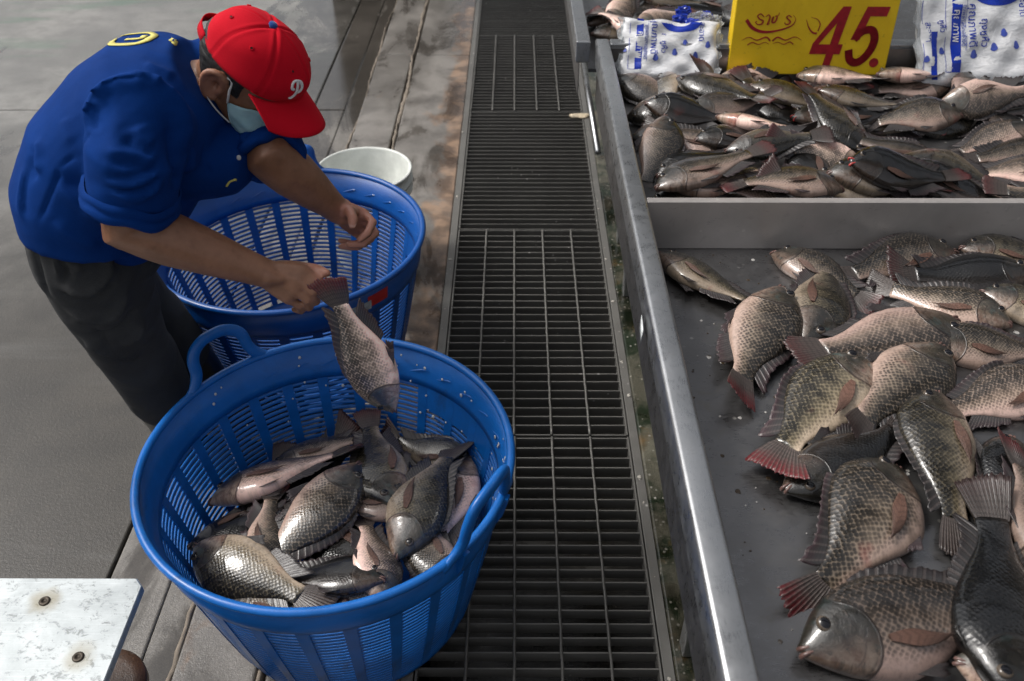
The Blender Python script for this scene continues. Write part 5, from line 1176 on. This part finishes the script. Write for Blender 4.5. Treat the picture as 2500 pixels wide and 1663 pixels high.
# collar: folded band round the neck
nk0 = Vector((-.594, 1.436, 1.049)); nd = (hw_((-.03, 0, -.06))-NB0).normalized(); ca_ = Vector((0, 1, 0)); ca_ = (ca_-nd*ca_.dot(nd)).normalized(); cb_ = nd.cross(ca_)
m = MB(); rs = []
for i in range(57):
    q_ = math.radians(-160+320*i/56); rad_ = cb_*math.cos(q_)*.067+ca_*math.sin(q_)*.069; un = rad_.normalized(); fr = max(0, -math.cos(q_))
    c = nk0+rad_+nd*(.008-.05*fr*0); row = []
    for (o_, h) in ((.0, -.015), (.003, .012), (.001, .026), (.004, .032), (.009, .030), (.013, .018), (.018, -.002), (.021, -.016-.012*fr), (.017, -.016-.012*fr), (.008, .010)):
        row.append(c+un*(o_+.0015*math.sin(q_*4))+nd*(h+.003*math.sin(q_*3+1)))
    rs.append(row)
m.rings(rs, True, True); link('collar', mesh('collar', m.v, m.f, True), M_shirt, shirt)
def surf(p):
    h = bv.find_nearest(Vector(p)); return h[0], h[1]
def disc_on(p, r, mat, nm, h=.0016):
    c, nn = surf(p); a = nn.orthogonal().normalized(); b = nn.cross(a); m = MB()
    m.rings([[c+nn*z+(a*math.cos(t)+b*math.sin(t))*rr for t in np.linspace(0, 6.283, 13)[:-1]] for rr, z in ((r, -.001), (r, h), (r*.8, h*1.5), (r*.3, h*1.2))]); link(nm, mesh(nm, m.v, m.f, True), mat, shirt)
disc_on(BTN2, .0045, M_white, 'shirt_button')
def stroke_on(pts, w_, mat, nm):
    q_ = [surf(p) for p in cat_rom(pts, 6)]; m = MB(); rs = []
    for i, (c, nn) in enumerate(q_):
        t = (q_[min(i+1, len(q_)-1)][0]-q_[max(i-1, 0)][0]).normalized(); s = nn.cross(t).normalized(); rs.append([c+nn*.0006-s*w_/2, c+nn*.0016-s*w_/2, c+nn*.0016+s*w_/2, c+nn*.0006+s*w_/2])
    m.rings(rs); link(nm, mesh(nm, m.v, m.f, True), mat, shirt)
E_ = Vector(EMB); stroke_on([E_+Vector((-.014, 0, -.006)), E_+Vector((-.006, 0, .003)), E_+Vector((.006, 0, .004)), E_+Vector((.013, 0, .001))], .004, M_yellow_print, 'chest_emblem')
Pp = Vector(PRN)+Vector((-.02, .07, .0))
stroke_on([Pp+Vector(v) for v in ((-.035, 0, .0), (-.02, -.035, .0), (.02, -.04, .01), (.04, -.012, .015), (.035, .03, .015), (0, .05, .01), (-.04, .04, 0))], .012, M_yellow_print, 'back_print')
stroke_on([Pp+Vector(v) for v in ((-.005, -.01, .0), (.02, -.008, .01), (.02, .015, .01))], .01, M_yellow_print, 'back_print')
for i in range(2):
    b0 = Pp+Vector((.085+.03*i, .0, .015)); stroke_on([b0, b0+Vector((.006, .012, 0)), b0+Vector((.006, .024, 0))], .008, M_yellow_print, 'back_print')
# ---- trousers
tm = MB()
for i, Lg in enumerate(LEGS):
    P = [Vector(p) for p in Lg]
    pts = [P[0]+Vector((0, 0, .05)), P[0], P[0].lerp(P[1], .5), P[1], P[1].lerp(P[2], .5), P[2], P[2].lerp(P[3], .4), P[2].lerp(P[3], .75)]
    tm.tube(pts, [.084, .090, .090, .083, .076, .074, .071, .064], 24, True)
tm.tube([(-.772, 1.32, .78), (-.80, 1.45, .78)], [(.094, .094)]*2, 24, True, round_ends=True)
tm.tube([(-.755, 1.39, .86), (-.772, 1.39, .74)], [(.106, .145), (.10, .14)], 28, True, ref=(1, 0, 0))
tme = remeshed(tm, .0068, 10, .5)
bt = BVHTree.FromPolygons([v.co[:] for v in tme.vertices], [p.vertices[:] for p in tme.polygons])
co = get_co(tme); no = get_no(tme); d = np.zeros(len(co))
for pts, amp, wd in TROUSER_FOLDS:
    q = snap(bt, cat_rom(pts, 5)); dist, al = polyline_dist(co, q); d += 1.5*amp*np.exp(-np.abs(dist/(wd*.55))**1.4)*np.clip(np.minimum(al, 1-al)*6+.25, 0, 1)
rdg = 1-np.abs(sinnoise(co*np.array([1, 1, .8]), 24, 12, 2)); d += .003*sinnoise(co*np.array([1, 1, .7]), 26, 21, 3)+.014*np.clip(rdg-.6, 0, 1)**1.3
set_co(tme, co+no*d[:, None]); mlink('trousers', tme, M_trous)
# ---- rubber boots
for Lg in LEGS:
    m = MB(); P = [Vector(p) for p in Lg]; k_ = P[2].lerp(P[3], .35); a = P[4]
    m.tube([k_, P[3], a+Vector((0, 0, .03)), a+Vector((.0, 0, -.02))], [.068, .060, .052, .055], 22, True)
    m.tube([Vector((a.x-.045, a.y, .055)), Vector((a.x+.02, a.y, .055)), Vector((a.x+.10, a.y+.01, .042)), Vector((a.x+.17, a.y+.015, .032))], [(.042, .042), (.048, .046), (.042, .048), (.026, .04)], 18, True, round_ends=True)
    m.tube([Vector((a.x-.05, a.y, .012)), Vector((a.x+.06, a.y, .012)), Vector((a.x+.17, a.y+.015, .012))], [(.010, .04), (.010, .042), (.010, .046)], 14, True, ref=(0, 0, 1), round_ends=True)
    bme_ = remeshed(m, .006, 5); c3 = get_co(bme_); n3 = get_no(bme_); set_co(bme_, c3+n3*(.0025*sinnoise(c3, 40, 31))[:, None]); mlink('rubber_boot', bme_, M_boot)
# ================================================================== yellow price sign
def font_mesh(txt, size, name='lettering'):
    cu = bpy.data.curves.new('t', 'FONT'); cu.body = txt; cu.size = size; cu.align_x = 'CENTER'; cu.align_y = 'CENTER'; cu.extrude = .0004; cu.resolution_u = 3
    o = bpy.data.objects.new('t', cu); COL.objects.link(o); dg = bpy.context.evaluated_depsgraph_get(); dg.update()
    me = bpy.data.meshes.new_from_object(o.evaluated_get(dg)); bpy.data.objects.remove(o); me.name = name; return me
def ribbon(pts, ws, th=.0008, k=6):
    """flat brush stroke in the sign plane (x, y), thickness along z"""
    P = cat_rom([(p[0], p[1], 0) for p in pts], k); n = len(P); W = np.interp(np.linspace(0, 1, n), np.linspace(0, 1, len(ws)), ws)
    m = MB(); rs = []
    for i in range(n):
        a = np.array(P[max(i-1, 0)]); b = np.array(P[min(i+1, n-1)]); t = b-a; t = t/max(np.linalg.norm(t), 1e-9); nn = np.array([-t[1], t[0], 0])*max(W[i], .0002)/2; p = np.array(P[i])
        rs.append([tuple(p-nn), tuple(p+nn), tuple(p+nn+np.array([0, 0, th])), tuple(p-nn+np.array([0, 0, th]))])
    m.rings(rs); return m
def poly(pts, th=.0008):
    m = MB(); m.rings([[(x, y, 0) for x, y in pts], [(x, y, th) for x, y in pts]]); return m
SWD, SHT = .442, .31
sign = empty('price_sign', (.821, 2.392, .70)); tag(sign, 'yellow box sign painted with a red 45 and Thai writing', 'sign')
sign.rotation_euler = (math.radians(90-6), 0, math.radians(-1.0))        # local x right, y up the face, z out of the face
M_yel = G('yellow_sign'); g = M_yel; P = g.obj(); n = g.noise(P, 9, 6, .65, .4); sc_ = g.noise(g.mapping(P, (1, 5, 1)), 30, 5, .7)
c = g.mix(g.sst(n, .3, .7), (.70, .45, .004), (.80, .54, .008)); c = g.mix(g.m2('MULTIPLY', g.sst(sc_, .62, .75), .4), c, (.62, .52, .2))
c = g.mix(g.m2('MULTIPLY', g.sst(g.noise(P, 60, 4, .7), .62, .7), .5), c, (.28, .17, .01))
g.p(Base_Color=c, Roughness=g.m2('ADD', g.m2('MULTIPLY', n, .3), .3), Normal=g.bump(n, .1, .004)); M_yel = g.m
m = MB(); m.box(-SWD/2, SWD/2, 0, SHT, -.05, 0, .003); m.build('box', M_yel, sign, False)
M_pr = plain('dark_red_paint', (.30, .004, .012), .4, var=.25, vscale=60)
# picture frame of the face: u 0..1 left-right, v 0..1 from bottom edge to 0.2 m up
def F_(zx, zy):      # measured on the face, in sign metres
    v = (1000-zy)/1000*.205; left = -.5+.0; u = (zx-(95+.085*(500-zy)*.5))/2180; return (u*SWD-SWD/2, v+.004)
digit4 = [F_(1545, 120), F_(1655, 120), F_(1552, 608), F_(1615, 608), F_(1590, 740), F_(1508, 740), F_(1470, 918), F_(1372, 918), F_(1405, 740), F_(1172, 740), F_(1205, 600)]
bm = bmesh.new(); outer = [bm.verts.new((*p, 0)) for p in digit4]; inner = [bm.verts.new((*F_(*p), 0)) for p in ((1495, 330), (1285, 610), (1440, 610))]
for L_ in (outer, inner):
    for i in range(len(L_)): bm.edges.new((L_[i], L_[(i+1) % len(L_)]))
bmesh.ops.triangle_fill(bm, use_beauty=True, edges=bm.edges[:]); 
me = bpy.data.meshes.new('digit'); bm.to_mesh(me); bm.free(); me.materials.append(M_pr)
o = link('digit', me, None, sign); o.location = (0, 0, .0012); s_ = o.modifiers.new('s', 'SOLIDIFY'); s_.thickness = .0008; s_.offset = 0
m = MB()
m.add([(*F_(1868, 120), 0), (*F_(2172, 120), 0), (*F_(2143, 243), 0), (*F_(1925, 243), 0), (*F_(1830, 548), 0), (*F_(1708, 548), 0)], [(0, 3, 2, 1), (0, 5, 4, 3)])
rb = ribbon([F_(*p) for p in ((1760, 548), (1850, 440), (1975, 420), (2030, 520), (2010, 660), (1930, 790), (1830, 850), (1740, 810), (1705, 680))], [.019, .021, .021, .022, .022, .022, .022, .021, .021], 0)
m.add([(x, y, 0) for x, y, z in rb.v[0::1]], [q for q in rb.f[:-2]]); me = mesh('digit', m.v, m.f); me.materials.append(M_pr)
o = link('digit', me, None, sign); o.location = (0, 0, .0016)
k = 20; cx, cy = F_(2080, 850); m = poly([(cx+math.cos(2*math.pi*i/k)*.0128, cy+math.sin(2*math.pi*i/k)*.0128) for i in range(k)]); o = m.build('full_stop', M_pr, sign, False); o.location.z = .0004
strokes = [
 ([(270, 300), (360, 400), (500, 452), (680, 440), (880, 375), (930, 290), (895, 235)], [.009, .009, .0075, .005, .0032, .0014, .0008]),
 ([(235, 565), (330, 525), (440, 562), (560, 522), (622, 570)], [.0008, .002, .003, .004, .0045]), ([(650, 570), (720, 522), (830, 558), (950, 515), (1045, 555)], [.0045, .004, .003, .002, .0008]),
 ([(315, 628), (380, 592), (470, 618), (550, 588), (610, 612)], [.003, .0026, .002, .0014, .0007]), ([(660, 605), (730, 585), (810, 612), (890, 582), (940, 612)], [.0007, .0014, .002, .0026, .0034]),
 ([(1075, 290), (1120, 390), (1180, 455), (1240, 468)], [.001, .003, .0045, .005]), ([(1140, 262), (1220, 285), (1268, 350), (1250, 438)], [.0008, .002, .0026, .003]),
 # hand-lettered Thai word
 ([(505, 262), (455, 222), (415, 250), (450, 290), (495, 310), (480, 350), (430, 358), (395, 330), (415, 312)], [.0022, .003, .0035, .0035, .0042, .004, .003, .0022, .0016]),
 ([(525, 258), (560, 232), (582, 260), (570, 320), (556, 355), (585, 345)], [.002, .0028, .0036, .004, .004, .002]),
 ([(610, 300), (630, 255), (615, 320), (645, 330), (668, 300), (675, 250), (650, 250), (690, 240), (702, 205)], [.003, .0042, .0042, .004, .004, .003, .002, .002, .002]),
 ([(872, 262), (835, 240), (805, 262), (835, 292), (862, 318), (840, 350), (795, 345), (790, 322)], [.0022, .003, .0034, .0036, .004, .0034, .0024, .0016])]
for i, (pts, ws) in enumerate(strokes):
    m = ribbon([F_(*p) for p in pts], ws); o = m.build('brush_stroke', M_pr, sign, False); o.location.z = .0004+.0001*i
# ================================================================== printed bag packs
M_bagw = G('white_bag_film'); g = M_bagw; P = g.obj(); n = g.noise(g.mapping(P, (1, 2, 1)), 12, 5, .6, .6)
g.p(Base_Color=g.mix(g.sst(n, .35, .7), (.56, .57, .59), (.78, .78, .79)), Roughness=g.m2('ADD', g.m2('MULTIPLY', n, .3), .1), Normal=g.bump(g.noise(g.mapping(P, (1, 1.6, 1), (0, 0, .4)), 38, 4, .6, 1.0), .5, .006))
g.b.inputs['Coat Weight'].default_value = .6; g.b.inputs['Coat Roughness'].default_value = .08; M_bagw = g.m
M_bagb = plain('blue_bag_print', (.006, .03, .33), .25, var=.15)
M_bagl = plain('pale_blue_print', (.05, .08, .36), .3, var=.2)
M_film = G('clear_film'); M_film.p(Base_Color=(.8, .82, .83), Roughness=.12); M_film.b.inputs['Transmission Weight'].default_value = .75; M_film.b.inputs['IOR'].default_value = 1.15; M_film = M_film.m
M_green = plain('green_bag_print', (.07, .36, .01), .3)
def bag(name, label, loc, rot, W_b, H_b, T_b, seed, prints, flap=True):
    e = empty(name, loc); e.rotation_euler = rot; tag(e, label, 'bag pack', 'packs of plastic bags on the far rail')
    r = np.random.RandomState(seed); nu, nv = 44, 26; ph = r.uniform(0, 6, 8)
    def zf(u, v):
        ed = min(u, 1-u, v, 1-v); b = min(1, ed/.07)**.5
        return T_b*(.35+.65*b)+.004*math.sin(u*9+v*4+ph[0])+.003*math.sin(u*19-v*13+ph[1])+.0025*math.sin(v*23+u*7+ph[2])
    def xy(u, v):
        return (W_b*(u-.5)+.004*math.sin(v*11+ph[3])*(1 if u > .9 or u < .1 else .2), H_b*(v-.5)+.004*math.sin(u*13+ph[4]))
    vs_ = []; fs = []
    for i in range(nu+1):
        for j in range(nv+1): vs_.append((*xy(i/nu, j/nv), zf(i/nu, j/nv)))
    n0 = len(vs_)
    for i in range(nu+1):
        for j in range(nv+1): vs_.append((*xy(i/nu, j/nv), 0))
    q = lambda i, j, o=0: o+i*(nv+1)+j
    for i in range(nu):
        for j in range(nv):
            fs.append((q(i, j), q(i+1, j), q(i+1, j+1), q(i, j+1))); fs.append((q(i, j+1, n0), q(i+1, j+1, n0), q(i+1, j, n0), q(i, j, n0)))
    for i in range(nu): fs.append((q(i, 0, n0), q(i+1, 0, n0), q(i+1, 0), q(i, 0))); fs.append((q(i, nv), q(i+1, nv), q(i+1, nv, n0), q(i, nv, n0)))
    for j in range(nv): fs.append((q(0, j+1, n0), q(0, j, n0), q(0, j), q(0, j+1))); fs.append((q(nu, j), q(nu, j, n0), q(nu, j+1, n0), q(nu, j+1)))
    link('stack', mesh('stack', vs_, fs, True), M_bagw, e)
    def drape(me, off=.0008):
        co = get_co(me)
        for t in co: t[2] = zf(min(1, max(0, t[0]/W_b+.5)), min(1, max(0, t[1]/H_b+.5)))+off+(t[2] if abs(t[2]) < .002 else 0)
        set_co(me, co); return me
    def grid(x0, x1, y0, y1, k=10):
        m = MB(); m.rings([[(x0+(x1-x0)*i/k, y0+(y1-y0)*j/k, 0) for j in range(k+1)] for i in range(k+1)], False, False); return m
    for pr in prints:
        if pr[0] == 'rect':
            _, u0, u1, v0, v1, mt = pr; m = grid(W_b*(u0-.5), W_b*(u1-.5), H_b*(v0-.5), H_b*(v1-.5)); me = drape(mesh('print', m.v, m.f)); o = link('print', me, mt, e)
        elif pr[0] == 'text':
            _, tx, u, v, size, rotd, mt = pr; me = font_mesh(tx, size); co = get_co(me)
            if len(co) == 0: continue
            a = math.radians(rotd); x = co[:, 0]*math.cos(a)-co[:, 1]*math.sin(a)+W_b*(u-.5); y = co[:, 0]*math.sin(a)+co[:, 1]*math.cos(a)+H_b*(v-.5)
            co[:, 0] = x; co[:, 1] = y; set_co(me, co); drape(me, .0011); link('lettering', me, mt, e)
        elif pr[0] == 'drop':
            _, u, v, s, mt = pr; k = 14; pts = [(W_b*(u-.5)+s*math.cos(t)*(.75 if math.sin(t) > 0 else 1), H_b*(v-.5)+s*(math.sin(t)*(1.35 if math.sin(t) > 0 else .9))) for t in np.linspace(0, 6.283, k+1)[:-1]]
            m = poly(pts, .0003); me = drape(mesh('print', m.v, m.f)); link('print', me, mt, e)
        elif pr[0] == 'arc':
            _, u, v, r0, r1, a0, a1, mt = pr; m = MB(); m.rings([[(W_b*(u-.5)+math.cos(t)*rr, H_b*(v-.5)+math.sin(t)*rr*.62, 0) for rr in np.linspace(r0, r1, 5)] for t in np.linspace(math.radians(a0), math.radians(a1), 26)], False, False)
            me = drape(mesh('print', m.v, m.f)); link('print', me, mt, e)
    # clear outer film at the ends and bottom, crumpled
    for end in (0, 1):
        m = MB(); rs = []
        for i in range(14):
            v = -.01+1.02*i/13; x = W_b*(end-.5)+(1 if end else -1)*(.010+.006*math.sin(i*1.9+seed)); z = T_b*.5
            row = [(W_b*(end-.5)-(1 if end else -1)*.006, H_b*(v-.5), zf(end*.98+.01, min(1, max(0, v)))+.001), (x, H_b*(v-.5)+.003*math.sin(i*2.7), z+.006*math.sin(i*2.3+seed)), (x-(1 if end else -1)*.004, H_b*(v-.5), z*.4)]
            rs.append(row)
        m.rings(rs, False, False); o = m.build('film_edge', M_film, e, False); sl = o.modifiers.new('s', 'SOLIDIFY'); sl.thickness = .0006
    return e
TH1, TH2, TH3 = 'คุณภาพดี', 'สะอาด', 'ถุงหูหิ้ว'
small = bag('bag_pack', 'small pack of white bags with blue upside down print left of the sign', (.432, 2.418, .755), (math.radians(52), math.radians(2), math.radians(-3)), .268, .17, .020, 2, [
 ('rect', .145, .215, .10, .98, M_bagb), ('rect', .075, .08, .15, .9, M_bagb), ('rect', .08, .15, .145, .152, M_bagb), ('rect', .262, .266, .28, .95, M_bagl),
 ('text', 'คุณภาพ', .185, .55, .023, -90, M_white), ('text', TH1, .33, .70, .027, -90, M_bagb), ('text', 'ถุงพลาสติกอย่างดี', .245, .6, .013, -90, M_bagl), ('text', TH3, .435, .60, .021, -90, M_bagb), ('text', TH2, .82, .82, .022, -90, M_bagb),
 ('arc', .60, 1.0, .030, .058, 185, 350, M_bagb), ('drop', .355, .34, .0085, M_bagl), ('drop', .555, .46, .0085, M_bagl), ('drop', .77, .42, .0085, M_bagl), ('drop', .66, .64, .008, M_bagl), ('drop', .89, .60, .008, M_bagl), ('drop', .035, .45, .005, M_bagl)])
big = bag('bag_pack', 'larger pack of white bags with blue print right of the sign', (1.285, 2.435, .80), (math.radians(55), math.radians(1), math.radians(5)), .34, .29, .028, 5, [
 ('rect', .25, .33, .12, .98, M_bagb), ('rect', .20, .204, .12, .95, M_bagb), ('rect', .205, .25, .118, .125, M_bagb), ('rect', .02, .024, .05, .8, M_bagb), ('rect', .08, .13, .05, .5, M_bagb), ('rect', .37, .374, .32, .98, M_bagl),
 ('text', 'คุณภาพ', .29, .55, .027, -90, M_white), ('text', TH1, .42, .55, .031, -90, M_bagb), ('text', 'ถุงพลาสติกอย่างดี', .35, .55, .015, -90, M_bagl), ('text', TH3, .52, .48, .028, -90, M_bagb), ('text', TH2, .86, .74, .026, -90, M_bagb), ('text', 'หูหิ้ว', .17, .55, .022, -90, M_bagb), ('text', TH2, .06, .5, .022, -90, M_bagb),
 ('arc', .64, .92, .050, .085, 185, 355, M_bagb), ('drop', .44, .28, .0105, M_bagl), ('drop', .60, .34, .0105, M_bagl), ('drop', .70, .48, .0105, M_bagl), ('drop', .80, .36, .0105, M_bagl), ('drop', .90, .58, .010, M_bagl), ('drop', .175, .32, .009, M_bagl), ('drop', .04, .24, .008, M_bagl)])
gb = empty('bag_pack', (1.522, 2.45, .80)); gb.rotation_euler = (math.radians(58), 0, math.radians(22)); tag(gb, 'rolled green and white bag pack at the right edge of the picture', 'bag pack', 'packs of plastic bags on the far rail')
for i in range(5):
    m = MB(); x = -.03+i*.026; pts = [(x+.01*math.sin(t*2+i), -.12+.24*t, .012+.004*math.sin(t*5+i)) for t in np.linspace(0, 1, 9)]; m.tube(pts, [(.010+.003*math.sin(q*1.7+i), .019) for q in range(9)], 12, round_ends=True)
    m.build('fold', M_green if i >= 3 else M_bagw, gb)
# knotted blue carrier tops above the small pack
kn = empty('plastic_bag', (.475, 2.50, .795)); tag(kn, 'crumpled blue and clear plastic bag lying behind the small pack', 'plastic bag')
r = np.random.RandomState(5)
for i, (x, y, z, s, mt) in enumerate(((.0, .0, .03, .016, M_bagb), (.004, .01, .055, .014, M_bagb), (.045, -.01, .03, .022, M_film), (.085, .0, .02, .02, M_film), (.07, .01, .035, .014, M_bagb), (.03, -.03, .02, .018, M_bagb))):
    bm = bmesh.new(); bmesh.ops.create_icosphere(bm, subdivisions=3, radius=s)
    for v in bm.verts:
        q_ = v.co*150+Vector((i*3.1, 0, 0)); k_ = 1+.9*abs(mnoise.noise(q_))-.5*abs(mnoise.noise(q_*2.3)); v.co = Vector((v.co.x*1.4*k_, v.co.y*.7*k_, v.co.z*1.0*k_))+Vector((x, y, z*.75))
    me = bpy.data.meshes.new('crumple'); bm.to_mesh(me); bm.free(); link('crumple', me, mt, kn)
